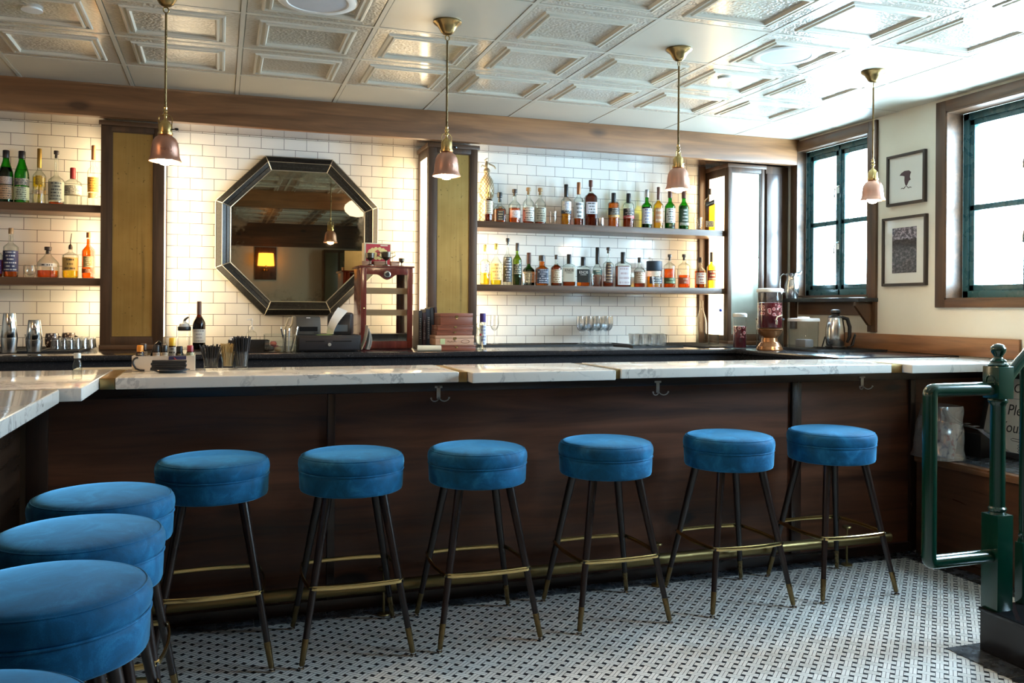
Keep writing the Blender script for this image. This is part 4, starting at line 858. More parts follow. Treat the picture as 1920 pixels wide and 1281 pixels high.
g = [[(x * (.75 + .25 * t) - .05 + .075 * t ** 1.5, -.112 - .035 * math.sin(t * 3.1 + .4) - .012 * x / .03 * (1 - t), .004 + .155 * t - .012 * (x / .03) * t) for x in (-.03, -.015, 0, .015, .03)] for t in [i / 14 for i in range(15)]]
MB().sheet(g, .0008).build('receipt_paper', PAPER, s)
tag(box(-.045, -.03, 0, .045, .03, .001).build('paper_slip', plain('yellow_green_slip', (.45, .6, .15), .8), None, (xd - .03, YD + .05, ZK + hd + .0006), .1), 'yellow-green paper slip lying on the cash drawer', 'paper')
s = thing('paper_sheaf', 'curled white papers propped between the cash drawer and the humidor', 'paper', (xd + wd + .05, YD + .05, ZK))
for k in range(4): MB().sheet([[(-.016 + .006 * k + .015 * math.sin(2.5 * t) - .03 * (1 - t) * (k == 0), -.06 + .12 * q, .012 + (.15 - .018 * k) * t) for q in (0, .5, 1)] for t in [i / 8 for i in range(9)]], .0007).build('sheet', PAPER, s)
# acrylic organiser with pens
ac = thing('acrylic_organizer', 'clear acrylic box of bits beside the cash drawer', 'box', (.345, 5.46, ZK)); ACR = glass('acrylic', (.90, .93, .93), (.5, .56, .58), 2, .05)
m = MB()
for q in ((-.09, -.07, 0, .095, .07, .003), (-.09, -.07, .003, -.087, .07, .105), (.092, -.07, .003, .095, .07, .105), (-.087, -.07, .003, .092, -.067, .07), (-.087, .067, .003, .092, .07, .11), (.022, -.067, .003, .025, .067, .105)): m.box(*q)
m.build('tray', ACR, ac, smooth=0)
for k, (x, y, z, c) in enumerate(((-.05, -.02, .02, 'dark'), (-.02, .01, .024, 'red'), (-.06, .03, .022, 'dark'), (-.01, -.04, .018, 'cork'), (-.035, .0, .05, 'red'))): tag(MB().lathe([(.002, -.016), (.014, -.012), (.018, 0), (.014, .012), (.002, .016)], 12, sx=1.2).build('trinket', capmat(c), None, (.345 + x, 5.46 + y, ZK + z)), ['dark lump at the near left of the acrylic box', 'red lump in the middle of the acrylic box', 'dark lump at the back of the acrylic box', 'brown lump at the front of the acrylic box', 'red lump on top in the acrylic box'][k], 'trinket')
for k, (x, y, lean, c, h, lb) in enumerate(((.04, .02, -.2, BLACK, .15, 'black pen leaning left in the acrylic box'), (.052, -.03, .03, plain('pen_grey', (.4, .42, .48), .3), .14, 'grey pen upright in the acrylic box'), (.07, .03, .3, BLACK, .145, 'black pen leaning right in the acrylic box'), (.078, -.02, .2, WHITE, .15, 'white pen in the acrylic box'))):
    p = thing('pen', lb, 'pen', (.345 + x, 5.46 + y, ZK + .005)); MB().tube([(0, 0, 0), (lean * h * .9, 0, h * .9)], .0042, 8).build('barrel', c, p); MB().tube([(lean * h * .9, 0, h * .9), (lean * h, 0, h)], [.004, .0015], 8).build('tip', CHROME, p)
s = thing('scissors', 'scissors with a cream handle standing behind the pens', 'scissors', (.385, 5.52, ZK + .005))
MB().tube([(0, 0, 0), (.0, 0, .13)], .006, 8).build('blade', STEEL, s); MB().tube([(-.004, 0, .13), (.02, 0, .2), (.045, 0, .21), (.04, 0, .16), (.012, 0, .125)], .006, 8).build('handle', plain('cream_plastic', (.6, .55, .42), .5), s)
# humidor cabinet
YH = 5.64; xa, xb = atY(676, 600, YH).x, atY(773, 600, YH).x; w = (xb - xa) / 2; xh = (xa + xb) / 2; hh = atY(700, 498, YH).z - ZK; D = .30
s = thing('humidor_cabinet', 'cherry wood humidor cabinet with a glass door and round dial', 'cabinet', (xh, YH, ZK)); t = .036
m = MB(); m.box(-w, .012, 0, -w + .02, D, hh - .012).box(w - .02, .012, 0, w, D, hh - .012).box(-w + .02, D - .012, .0, -w + .05, D, hh - .012).box(w - .05, D - .012, 0, w - .02, D, hh - .012).box(-w + .02, .012, 0, w - .02, D, .04); m.build('case', CHERRY, s, bevel=.002)
box(-w - .012, -.012, hh - .012, w + .012, D + .008, hh).build('top', CHERRY, s, bevel=.004)
m = MB(); m.box(-w, -.008, .008, -w + t, .011, hh - .013).box(w - t, -.008, .008, w, .011, hh - .013).box(-w + t, -.008, .008, w - t, .011, .055)
pt = [(-w + t, hh - .013), (-w + t, hh - .058)] + [(-w + t + (2 * w - 2 * t) * q, hh - .058 - .034 * max(0, math.cos((q - .5) * PI * 2.2)) ** 1.4) for q in [i / 16 for i in range(1, 16)]] + [(w - t, hh - .058), (w - t, hh - .013)]
m.prism(pt, -.008, .011, 'xz'); door = m.build('door', CHERRY, s, bevel=.0015, smooth=30)
box(-w + t, -.001, .055, w - t, .001, hh - .055).build('pane', glass('cabinet_glass', (.95, .95, .93), (.7, .72, .7), 3, .05), door, smooth=0)
m = MB(); m.lathe([(.001, 0), (.021, 0), (.023, .003), (.023, .006), (.018, .008), (.001, .008)], 28); m.move(Matrix.Translation((0, -.007, hh - .056)) @ Matrix.Rotation(PI / 2, 4, 'X')); m.build('dial_rim', STEEL, door)
m = MB(); m.lathe([(.001, .008), (.014, .0085), (.001, .009)], 24); m.move(Matrix.Translation((0, -.007, hh - .056)) @ Matrix.Rotation(PI / 2, 4, 'X')); m.build('dial_face', BLACK, door)
MB().lathe([(.001, -.006), (.005, -.004), (.006, 0), (.005, .004), (.001, .006)], 12, (-w + t * .55, -.016, hh * .49)).build('knob', BRASS, door)
for z, mt in ((.70, PALEBOX), (.44, PALEBOX)): MB().box(-w + .021, .03, hh * z, w - .021, D - .02, hh * z + .016).box(-w + .021, .024, hh * z - .02, w - .021, .03, hh * z + .02).build('shelf', wood('pale_cedar', (.32, .2, .11), (.5, .35, .2), 'x', .5, 2, False, 0), s)
MB().box(-w + .03, .02, .042, w - .03, .2, .10).build('drawer', BLACK, s)
zt = ZK + hh + .0006
s2 = thing('decorated_box', 'red and cream cigar box with a floral medallion standing on the humidor', 'box', (xh - .045, YH + .13, zt), .12); bw, bh = .092, .155
box(-bw, -.02, 0, bw, .035, bh).build('box', plain('cream_card', (.66, .56, .38), .6), s2, bevel=.002); box(-bw + .012, -.0212, .01, bw - .006, -.02, bh - .008).build('red_panel', plain('red_card', (.42, .012, .018), .5), s2, smooth=0)
m = MB()
for k in range(14): a = 2 * PI * k / 14; m.prism(arc(.058 * math.cos(a), .085 + .03 * math.sin(a), .014, 0, 2 * PI, 10)[:-1], -.0222, -.0212, 'xz')
m.prism([(.058 * math.cos(a), .085 + .032 * math.sin(a)) for a in [2 * PI * i / 20 for i in range(20)]], -.0226, -.0213, 'xz'); m.build('medallion', plain('gold_cream', (.72, .52, .18), .5), s2, smooth=0)
MB().prism([(-.01, .06), (.012, .07), (.018, .095), (0, .112), (-.022, .098), (-.004, .088)], -.0232, -.0226, 'xz').build('medallion_figure', plain('medallion_red', (.5, .06, .03), .5), s2, smooth=0)
box(.018, -.0222, .136, .068, -.0213, .142).build('printed_line', plain('ink_cream', (.72, .62, .45), .6), s2, smooth=0)
CUP = plain('pewter_cup', (.11, .09, .07), .3, .9)
for k, (u, v0, v1, lab) in enumerate(((694, 497, 472, 'pewter goblet on the humidor, left of the two-handled cup'), (724, 498, 470, 'pewter trophy cup with handles on the humidor top'), (753, 498, 482, 'small pewter goblet at the right of the humidor top'))):
    X = atY(u, v0, YH + .03).x; h = max(.045, (v0 - v1) * 3.35e-3 * .98); g = thing('goblet', lab, 'cup', (X, YH + .03 + .0 * k, zt), 0, 'small cups on the humidor')
    MB().lathe([(h * .3, 0), (h * .3, .004), (h * .08, h * .14), (h * .06, h * .38), (h * .2, h * .48), (h * .33, h * .62), (h * .36, h), (h * .33, h), (h * .28, h * .62), (.001, h * .52)], 20).build('cup', CUP, g)
    if k == 1:
        for sg in (-1, 1): MB().tube([(sg * h * .34, 0, h * .9), (sg * h * .62, 0, h * .98), (sg * h * .66, 0, h * .75), (sg * h * .28, 0, h * .55)], .0028, 6).build('handle', CUP, g)
for k, (x, l, lab) in enumerate(((-.12, .06, 'small wooden box at the left on the humidor top'), (-.035, .075, 'small wooden box under the red box on the humidor'), (.06, .055, 'small wooden box at the right on the humidor top'))):
    g = thing('small_wooden_box', lab, 'box', (xh + x, YH + .085 - .03 * (k == 2), zt), .1 * (k - 1), 'small wooden boxes'); box(-l / 2, -.02, 0, l / 2, .02, .022).build('tray', PALEBOX, g, bevel=.002); box(-l / 2 - .001, -.021, .0222, l / 2 + .001, .021, .032).build('lid', PALEBOX, g, bevel=.002)
# books
BKM = [plain('book_black', (.012, .011, .012), .5), plain('book_maroon', (.03, .009, .012), .5), plain('book_navy', (.01, .011, .018), .5)]
BKC = [(.012, .011, .012), (.03, .009, .012), (.01, .011, .018)]
x = 1.262
for k, (th, h, lean, lab) in enumerate(((.024, .255, 0, 'black book with pale spine lettering next to the humidor'), (.022, .24, 0, 'dark maroon book, second from the humidor'), (.028, .265, .02, 'black book, third from the humidor'), (.02, .275, .04, 'tall black book leaning, fourth from the humidor'), (.016, .28, .06, 'thin tall black book nearest the middle column'))):
    g = thing('book', lab, 'book', (x + th / 2, 5.70, ZK + .0005), 0, 'books beside the humidor'); R = Matrix.Rotation(-lean, 4, 'Y')
    m = MB(); m.box(-th / 2, 0, 0, -th / 2 + .003, .18, h).box(th / 2 - .003, 0, 0, th / 2, .18, h).box(-th / 2 + .003, 0, 0, th / 2 - .003, .003, h); m.move(R).build('cover', BKM[k % 3], g)
    MB().box(-th / 2 + .0032, .0032, .004, th / 2 - .0032, .175, h - .006).move(R).build('pages', PAPER, g)
    if k < 3: MB().sheet([[(q, -.0009, z_) for q in (-th * .32, th * .32)] for z_ in (h * .2, h * .5, h * .85)], .0008).build('spine_lettering', label_mat(BKC[k % 3], (.42, .38, .34), 14, k), g)
    x += th + .004 + lean * .24
# cigar boxes
YC = 5.42; z = ZK + .0005; xc = (atY(812, 620, YC).x + atY(893, 620, YC).x) / 2
for k, (w2, h, mt, lab, dx) in enumerate(((.128, .034, CEDAR, 'dark cedar cigar box at the bottom of the stack', .012), (.128, .062, PALEBOX, 'pale pinkish cigar box with a green seal, second from the bottom', -.0), (.118, .03, CEDAR, 'cedar cigar box in the middle of the stack', .0), (.118, .034, CEDAR, 'cedar cigar box with round ends, second from the top', .004), (.108, .078, CEDAR, 'deep cedar cigar box on top of the stack', .01))):
    if k == 1: ZPB = z
    g = thing('cigar_box', lab, 'box', (xc + dx, YC + .08, z), (.0, .01, -.01, .0, .02)[k], 'stack of cigar boxes')
    box(-w2, -.08, 0, w2, .08, h * .68).build('box', mt, g, bevel=.002); box(-w2 - .0015, -.0815, h * .68 + .0008, w2 + .0015, .08, h - .0006).build('lid', mt, g, bevel=.002)
    MB().tube([(-.008, -.0825, h * .62), (0, -.085, h * .5), (.008, -.0825, h * .62)], .002, 6).box(-.01, -.083, h * .62, .01, -.0805, h * .8).build('clasp', BRASS, g)
    if k == 1:
        box(-w2 + .03, -.0818, .006, -w2 + .062, -.0805, h * .66).build('seal', plain('seal_green', (.45, .5, .25), .6), g); MB().tube([(.07 + .028 * math.cos(a), -.0815, h * .36 + .011 * math.sin(a)) for a in [2 * PI * i / 20 for i in range(20)]], .0012, 5, True).build('emblem', plain('ink_brown', (.15, .06, .04), .6), g)
        MB().tube([(-.05 + .006 * i, -.0815, h * .36 + .006 * math.sin(i * 1.7) * (1 - .04 * i)) for i in range(11)], .0012, 5).build('script_line', plain('ink_brown', (.15, .06, .04), .6), g)
    z += h + .0006
m = MB(); m.lathe([(.019, -.075), (.0185, .075), (.013, .075), (.013, -.075)], 20, caps=False); m.add([], []); m.move(Matrix.Rotation(PI / 2, 4, 'Y'))
tag(m.build('paper_roll', plain('cream_paper', (.68, .62, .48), .8), None, (1.25, 5.335, ZK + .0195), -.12), 'cream paper roll lying in front of the cigar boxes', 'paper')
s = thing('tall_tube_bottle', 'slim clear tube bottle with a purple cap beside the cigar boxes', 'bottle', (1.668, 5.56, ZK)); MB().lathe([(.022, 0), (.023, .003), (.023, .17), (.018, .18)], 20).build('glass_body', BGLASS, s); MB().lathe([(.019, .18), (.020, .182), (.020, .238), (.018, .24)], 20).build('cap', plain('purple_cap', (.06, .04, .20), .4), s); MB().sheet([[(.0238 * math.cos(a), .0238 * math.sin(a), z) for a in [-2.6 + 2.1 * j / 10 for j in range(11)]] for z in (.03, .09, .16)], .0008).build('label', label_mat((.55, .58, .66), (.1, .1, .3), 6, 3), s)
s = thing('cut_glass_bottle', 'faceted clear bottle with a red seal in front of the purple-capped tube', 'bottle', (1.625, 5.49, ZK)); MB().lathe([(.024, 0), (.026, .004), (.02, .05), (.027, .09), (.019, .13), (.025, .16), (.013, .178), (.012, .185)], 8).build('glass_body', BGLASS, s, smooth=10); m = MB(); m.lathe([(.001, -.004), (.008, -.003), (.008, .003), (.001, .004)], 14); m.move(Matrix.Translation((0, -.028, .10)) @ Matrix.Rotation(PI / 2, 4, 'X')); m.build('seal', capmat('red'), s)
# swing-top bottles at the right end
for k, (x, y, h, lab) in enumerate(((3.645, 6.08, .335, 'empty clear water bottle with long neck, farther of two'), (3.545, 5.74, .315, 'clear swing-top water bottle with a blue stopper, nearer of two'))):
    s = thing('water_bottle', lab, 'bottle', (x, y, ZM), 0, 'clear water bottles'); R = .041
    MB().lathe([(R * .94, 0), (R, .006), (R, h * .45), (R * .86, h * .58), (R * .42, h * .76), (R * .34, h * .86), (R * .34, h * .98), (R * .4, h)], 28).build('glass_body', BGLASS, s, smooth=60)
    if k: MB().lathe([(R * .92, .006), (R * .92, h * .28)], 24).build('liquid', liq('clear'), s); m = MB(); m.tube([(R * .4, 0, h * .9), (R * .7, -.01, h * .98), (R * .3, -.02, h * 1.0), (R * .95, -.03, h * .86)], .0016, 6); m.build('wire_bail', CHROME, s); MB().lathe([(.001, -.012), (.009, -.01), (.013, 0), (.009, .01), (.001, .012)], 16, (R * .95, -.035, h * .82)).build('stopper', plain('blue_stopper', (.03, .08, .45), .35), s)
# drink dispensers
FRU = Mat('fruit_punch'); o = FRU.coord(); v = FRU.voro(o, 34); x, y, z = FRU.xyz(o); rim = v.gt(.30) * v.lt(.42); FRU.bsdf(FRU.mix(rim, FRU.mix(v.smooth(.05, .5), (.44, .09, .11), (.10, .006, .012)), (.62, .35, .34)), .2, 0, None, Coat_Weight=1., Coat_Roughness=.03)
PUN = plain('dark_punch', (.055, .004, .009), .12, 0, .3, 20)
def disp(P, R, z0, h, lab, base, nm='drink_dispenser'):
    s = thing(nm, lab, 'dispenser', P)
    if base: MB().lathe([(R * 1.05, 0), (R * 1.08, .008), (R * .98, .028), (R * .94, .03), (R * .78, .052), (R * .68, .058), (R * .62, .085), (R * .70, .092), (R * .92, .115), (R * .96, .135), (R * 1.03, .14), (R * 1.04, z0 - .006), (R * .9, z0)], 36).build('base', plain('copper_wood_base', (.28, .13, .055), .25, .65, .35, 9), s)
    MB().lathe([(R * .95, z0), (R, z0 + .006), (R, z0 + h * .96), (R * .97, z0 + h)], 36).build('glass_body', glass('jar_glass', (.95, .96, .96), (.6, .64, .66), 3), s)
    MB().lathe([(R * .955, z0 + .004), (R * .965, z0 + .01), (R * .965, z0 + h * .34)], 36).build('punch', PUN, s); MB().lathe([(R * .965, z0 + h * .34), (R * .965, z0 + h * .70), (R * .8, z0 + h * .715)], 36).build('fruit', FRU.m, s)
    MB().lathe([(R * 1.07, z0 + h), (R * 1.09, z0 + h + .004), (R * 1.08, z0 + h + .02), (R * .95, z0 + h + .026), (.03, z0 + h + .028)], 36).build('lid', WHITE, s)
    return s
Pd = Vector((3.56, 5.05, ZK)); s = disp(Pd, .082, .152, .245, 'large glass dispenser of fruit punch on a turned copper base', True); zs = .152 + .055
m = MB(); m.tube([(-.02, -.078, zs), (-.024, -.1, zs), (-.026, -.112, zs - .006), (-.026, -.113, zs - .03)], [.009, .008, .008, .006], 10); m.build('spigot', CHROME, s); MB().tube([(-.026, -.108, zs + .004), (-.02, -.11, zs + .022), (.018, -.112, zs + .034)], .0045, 8).build('spigot_lever', plain('lever_cream', (.6, .52, .38), .4), s)
s = disp(Vector((3.50, 5.32, ZK)), .046, .004, .22, 'small jar of fruit punch behind the large dispenser', False, 'punch_jar')
s = thing('storage_bin', 'clear plastic bin with a white lid beside the copper dispenser', 'container', (3.87, 5.10, ZM)); R = .085
MB().lathe([(R * .92, 0), (R * .95, .004), (R, .185)], 32, p=5).build('bin', ACR, s, smooth=40); MB().lathe([(R * 1.04, .186), (R * 1.06, .19), (R * 1.04, .206), (R * .4, .208), (R * .38, .218), (.002, .219)], 32, p=5).build('lid', WHITE, s, smooth=40); box(-.03, -.06, .006, .04, .05, .06).build('packets', plain('grey_packets', (.25, .24, .25), .6), s, bevel=.008)
s = thing('storage_bin', 'clear plastic bin partly hidden behind the copper dispenser', 'container', (3.75, 5.32, ZK), 0, ); R = .08; MB().lathe([(R * .92, 0), (R * .95, .004), (R, .2)], 32, p=5).build('bin', ACR, s, smooth=40); MB().lathe([(R * 1.04, .201), (R * 1.05, .206), (R * 1.02, .215), (.002, .216)], 32, p=5).build('lid', BLACK, s, smooth=40)
s = thing('electric_kettle', 'brushed steel electric kettle with a black handle on the side counter', 'kettle', (4.075, 5.02, ZM)); R = .068
MB().lathe([(R * .98, 0), (R, .006), (R, .012), (R * .97, .016)], 32).build('base', BLACK, s); MB().lathe([(R * .84, .0165), (R * .88, .02), (R * .96, .07), (R * .93, .14), (R * .78, .2), (R * .72, .213)], 32).build('body', STEEL, s, smooth=60)
MB().lathe([(R * .74, .2135), (R * .7, .22), (R * .4, .228), (R * .36, .236), (R * .5, .25), (R * .45, .266), (R * .2, .27)], 24).build('lid', BLACK, s); MB().tube([(R * .55, -.02, .215), (R * 1.05, -.035, .205), (R * 1.3, -.04, .15), (R * 1.28, -.04, .08), (R * 1.1, -.03, .04)], [.012, .014, .013, .012, .009], 10).build('handle', BLACK, s)
tag(MB().tube([(4.15, 4.98, ZM + .01), (4.19, 4.98, ZM + .02), (4.23, 5.0, ZM + .09), (4.26, 5.04, ZM + .10), (4.285, 5.1, ZM + .04), (4.29, 5.12, ZM + .008)], .0045, 8).tube([(3.99, 5.05, ZM + .012), (3.965, 4.99, ZM + .08), (3.965, 4.95, ZM + .03), (4.0, 4.95, ZM + .006)], .0045, 8).build('power_cord', BLACK), 'black power cord curling round the steel kettle', 'cord')
s = thing('water_pitcher', 'steel water pitcher standing on the ledge by the corner cabinet', 'pitcher', (4.215, 5.70, 1.4582), PI * -.12); R = .055
MB().lathe([(R * .78, 0), (R * .82, .006), (R * 1.0, .06), (R * .96, .10), (R * .72, .15), (R * .70, .17), (R * .82, .195), (R * .78, .195), (R * .66, .17), (R * .9, .10), (R * .92, .06), (.002, .01)], 28).build('body', STEEL, s, smooth=60)
MB().tube([(R * .6, 0, .185), (R * 1.1, 0, .197), (R * 1.35, 0, .212)], [.018, .012, .004], 10, flat=.9).build('spout', STEEL, s); MB().tube([(-R * .75, 0, .18), (-R * 1.2, 0, .19), (-R * 1.6, 0, .17), (-R * 1.7, 0, .1), (-R * 1.5, 0, .045), (-R * .95, 0, .05)], .006, 8).build('handle', STEEL, s)
# ------------------------------------------------------------------ things on the bar top
ZB_ = ZT + .0006
cd = thing('bitters_caddy', 'white printed card caddy holding the bitters bottles', 'caddy', (-.225, 4.03, ZB_)); w, d, h = .125, .05, .064; CARD = plain('caddy_card', (.70, .60, .48), .6)
m = MB(); m.box(-w, -d, 0, w, -d + .004, h).box(-w, d - .004, 0, w, d, h).box(-w, -d + .004, 0, -w + .004, d - .004, h).box(w - .004, -d + .004, 0, w, d - .004, h).box(-w + .004, -d + .004, 0, w - .004, d - .004, .004); m.build('box', CARD, cd)
box(w - .105, -d - .0012, .001, w - .035, -d, h - .001).build('navy_print', plain('navy_print', (.035, .035, .11), .6), cd, smooth=0)
MB().tube([(-w + .022 + .018 * math.cos(a), -d - .001, .038 + .02 * math.sin(a)) for a in [PI * .45 + PI * .75 * i / 8 for i in range(9)]] + [(-w + .016, -d - .001, .012), (-w + .032, -d - .001, .005), (-w + .05, -d - .001, .004)], .0042, 6, flat=1).build('printed_curl', BLACK, cd)
MB().tube([(w - .085, -d - .0015, h - .008), (w - .06, -d - .0015, h - .03)], .003, 6).build('red_print', capmat('red'), cd)
for k, (x, y, hh_, cap, lbc, lab) in enumerate(((-.095, -.025, .105, 'orange', (.04, .02, .015), 'small dark bitters bottle with an orange cap at the left of the caddy'), (-.085, .02, .11, 'dark', (.5, .4, .28), 'small bitters bottle with a dark cap behind the orange-capped one'), (-.03, -.02, .105, 'black', (.62, .5, .38), 'small bitters bottle with a black cap, left of a black-capped pair'), (-.0, -.018, .105, 'black', (.66, .52, .36), 'small bitters bottle with a black cap, right of a black-capped pair'), (.03, .02, .135, 'yellow', (.66, .64, .60), 'taller bitters bottle with a yellow cap and white label'), (.062, -.018, .10, 'black', (.04, .035, .02), 'small bitters bottle with a black cap and gold lettering'), (.105, -.02, .103, 'red', (.5, .48, .30), 'small bitters bottle with a red cap at the right of the caddy'))):
    bottle('bitters_bottle', lab, Vector((-.225 + x, 4.03 + y, ZB_ + .0045)), hh_, .0145, sh=.72, nk=.76, rn=.8, g='brown', cap=cap, ch=.2, labs=((.12, .7, 200, lbc, INK if lbc[0] > .3 else (.5, .4, .2), 5),), grp='bitters bottles in the caddy')
for k, (x, lab) in enumerate(((-.058, 'black rubber spoon rest leaning up out of the caddy'),)): tag(MB().tube([(0, 0, 0), (.012, 0, .06), (.03, 0, .105), (.04, -.002, .118)], [.008, .009, .011, .008], 10, flat=1.3).build('rubber_spatula', BLACKG, None, (-.225 + x, 4.05, ZB_ + .005)), lab, 'utensil')
pl = thing('dark_plate', 'dark oval plate under the stack of black menus', 'plate', (-.195, 3.885, ZB_)); MB().lathe([(.04, 0), (.045, .002), (.075, .011), (.074, .0135), (.04, .005), (.002, .004)], 32, sx=1.05, sy=.7).build('plate', plain('dark_glaze', (.03, .035, .042), .12), pl)
for k, dz in enumerate((0, .0095, .019, .0285)): tag(box(-.068, -.03, 0, .066, .03, .009).build('menu_folder', BLACK, None, (-.20 + .004 * (k % 2), 3.885, ZB_ + .014 + dz), .03 * (k - 1.5), bevel=.0015), ['lowest black folder in the stack on the dark plate', 'second lowest black folder on the dark plate', 'second highest black folder on the dark plate', 'topmost black folder in the stack on the dark plate'][k], 'folder', 'stacked black folders')
STR = plain('black_straw', (.018, .018, .02), .35); PICK = plain('bamboo_pick', (.52, .38, .16), .7)
for k, (x, y, h, R, lab) in enumerate(((-.035, 4.05, .05, .034, 'short glass packed with black stir sticks'), (.036, 4.05, .075, .03, 'glass of knotted bamboo picks between the two straw glasses'), (.094, 4.04, .078, .03, 'glass of long black straws, right of the bamboo picks'))):
    g = tumbler(0, 0, 0, 0, lab, nm='straw_glass', P=Vector((x, y, ZB_)), h=h, R=R, taper=.86)
    n = (40, 45, 40)[k]; gname = ('black stir sticks in the short glass', 'bamboo picks in the glass', 'black straws in the glass')[k]
    for q in range(n):
        a = 2 * PI * q * .618; rr = math.sqrt((q + .5) / n); b0 = Vector((rr * R * .62 * math.cos(a), rr * R * .62 * math.sin(a), .0125)); sp = (1.45, 1.1, 1.35)[k]; top = (.105, .105, .142)[k] + random.uniform(-.008, .006)
        t1 = Vector((rr * R * sp * math.cos(a), rr * R * sp * .75 * math.sin(a), top)); lim = R * .86 * (1 if rr < .9 else .95)
        if k == 1:
            m = MB().tube([b0, t1], .0012, 5); e = t1; m.tube([e + Vector((.003 * math.cos(v), .0015, .004 * math.sin(v))) for v in [2 * PI * i / 8 for i in range(8)]], .0012, 5, True)
        else: m = MB().tube([b0, t1], .0026 if k == 0 else .0029, 6)
        tag(m.build(('stir_stick', 'cocktail_pick', 'drinking_straw')[k], (STR, PICK, STR)[k], None, (x, y, ZB_)), ('black stir stick in the short glass on the bar top', 'knotted bamboo pick in the middle glass on the bar top', 'long black straw in the right glass on the bar top')[k], ('stirrer', 'pick', 'straw')[k], gname)
s = thing('mini_bottle', 'small clear glass bottle with a ribbed collar on the corner slab', 'bottle', (-.507, 3.62, ZB_)); h, R = .098, .0165
MB().lathe([(R * .95, 0), (R, .004), (R, h * .5), (R * .84, h * .62), (R * .62, h * .74), (R * .64, h * .82)], 22).build('glass_body', BGLASS, s); MB().lathe([(R * .72, h * .80), (R * .78, h * .82), (R * .74, h * .86), (R * .78, h * .9), (R * .74, h * .95), (R * .68, h)], 22).build('collar', plain('pale_cap', (.62, .64, .6), .3), s)
# garnish tray behind the bar joint
s = thing('garnish_tray', 'clear tray of wrapped garnishes behind the bar corner', 'tray', (-.46, 4.30, 1.035)); m = MB(); m.box(-.15, -.06, 0, .15, .06, .006).box(-.15, -.06, .006, .15, -.054, .05).box(-.15, .054, .006, .15, .06, .05).box(-.15, -.054, .006, -.144, .054, .05).box(.144, -.054, .006, .15, .054, .05); m.build('tray', plain('cream_tray', (.66, .58, .44), .35), s)
m = MB()
for k in range(9): m.lathe([(.002, 0), (.014, .006), (.017, .018), (.012, .03), (.002, .034)], 8, (-.12 + .03 * k, random.uniform(-.02, .02), .01))
m.build('wrapped_garnish', plain('foil_wrap', (.5, .48, .42), .18, .6, .5, 60), s); s['kind'] = 'thing'
bwl = thing('bar_well', 'black under-bar cabinet behind the marble top', 'cabinet', (1.3, 4.38, 0)); box(-2.7, -.24, 0, 2.0, .12, 1.034).build('body', BLACK, bwl, smooth=0)
# ------------------------------------------------------------------ stair rail, step, window bench
XN, YN = 2.968, 2.681
np_ = thing('newel_post', 'dark green turned newel post with a ball finial on the black step', 'post', (XN, YN, .176)); q = .0395; z0 = .176
m = MB(); m.box(-q, -q, 0, q, q, .556 - z0); m.prism([(-q, -q), (q, -q), (q, q), (-q, q)], .556 - z0, .5562 - z0); m.build('lower_block', GREEN, np_, bevel=.003)
MB().lathe([(q * .9, .555), (q * .75, .565), (q * .86, .572), (q * .86, .58), (q * .72, .586), (q * .72, .99), (q * .80, 1.0), (q * .93, 1.006), (q * .95, 1.014), (q * .85, 1.021)], 28, (0, 0, -z0)).build('shaft', GREEN, np_)
ub = MB().box(-q, -q, 1.02 - z0, q, q, 1.15 - z0).build('upper_block', GREEN, np_, bevel=.004)
m = MB(); m.tube([(-q - .0005, .021 * math.cos(a), 1.088 - z0 + .026 * math.sin(a)) for a in [2 * PI * i / 24 for i in range(24)]], .0032, 6, True); m.lathe([(.001, 0), (.008, .001), (.009, 0)][::-1], 12, (0, 0, 0)); m.build('rosette', GREEN, ub)
MB().lathe([(q * .95, 1.15), (q * .98, 1.156), (q * .8, 1.162), (q * .72, 1.166), (q * .78, 1.172), (q * .5, 1.18), (q * .40, 1.186), (q * .46, 1.194), (q * .66, 1.205), (q * .74, 1.216), (q * .70, 1.225), (q * .45, 1.236), (q * .1, 1.240)], 28, (0, 0, -z0)).build('finial', GREEN, np_, smooth=60)
lp = thing('rail_return', 'dark green tubular rail loop projecting left from the newel post', 'rail', (XN - q, YN, .39)); r_ = .027
def bend(pts, r, n=6):
    out = [pts[0]]
    for a, b_, c in zip(pts, pts[1:], pts[2:]):
        A, B2, C = Vector(a), Vector(b_), Vector(c); p = B2 + (A - B2).normalized() * r; s_ = B2 + (C - B2).normalized() * r
        out += [tuple((p * (1 - t) + B2 * t) * (1 - t) + (B2 * (1 - t) + s_ * t) * t) for t in [i / n for i in range(n + 1)]]
    return out + [pts[-1]]
MB().tube(bend([(-.003, 0, .67), (-.305, 0, .67), (-.305, 0, 0), (-.003, 0, 0)], .022), r_, 18).build('tube', GREEN, lp)
st1 = thing('stair_step', 'black stone bottom stair step holding the newel post', 'step', (2.915, 1.9, 0)); MB().box(.006, -1.6, 0, .62, .815, .16).build('riser', plain('black_stone', (.014, .014, .016), .22, 0, .3, 60), st1); MB().box(0, -1.6, .1602, .62, .82, .175).build('tread', plain('black_stone_top', (.012, .012, .014), .08, 0, .2, 60), st1, bevel=.003)
for k in (1, 2, 3): tag(MB().box(.29 * k, -1.6, .1755, .29 * k + .30, .7 - .0, .1755 + .165 * k).build('stair_step', plain('black_stone', (.014, .014, .016), .22), None, (2.915 + .12, 1.9, 0), bevel=.003), ['', 'second black stone stair step rising to the right', 'third black stone stair step rising to the right', 'fourth black stone stair step rising to the right'][k], 'step', 'black stone steps') if k < 2 else None
hr = thing('hand_rail', 'dark green hand rail rising to the right from the newel post', 'rail', (XN + q, YN, 1.09)); MB().tube([(.006, 0, 0.004), (.06, 0, .062), (.75, 0, .68)], .022, 16).build('tube', GREEN, hr)
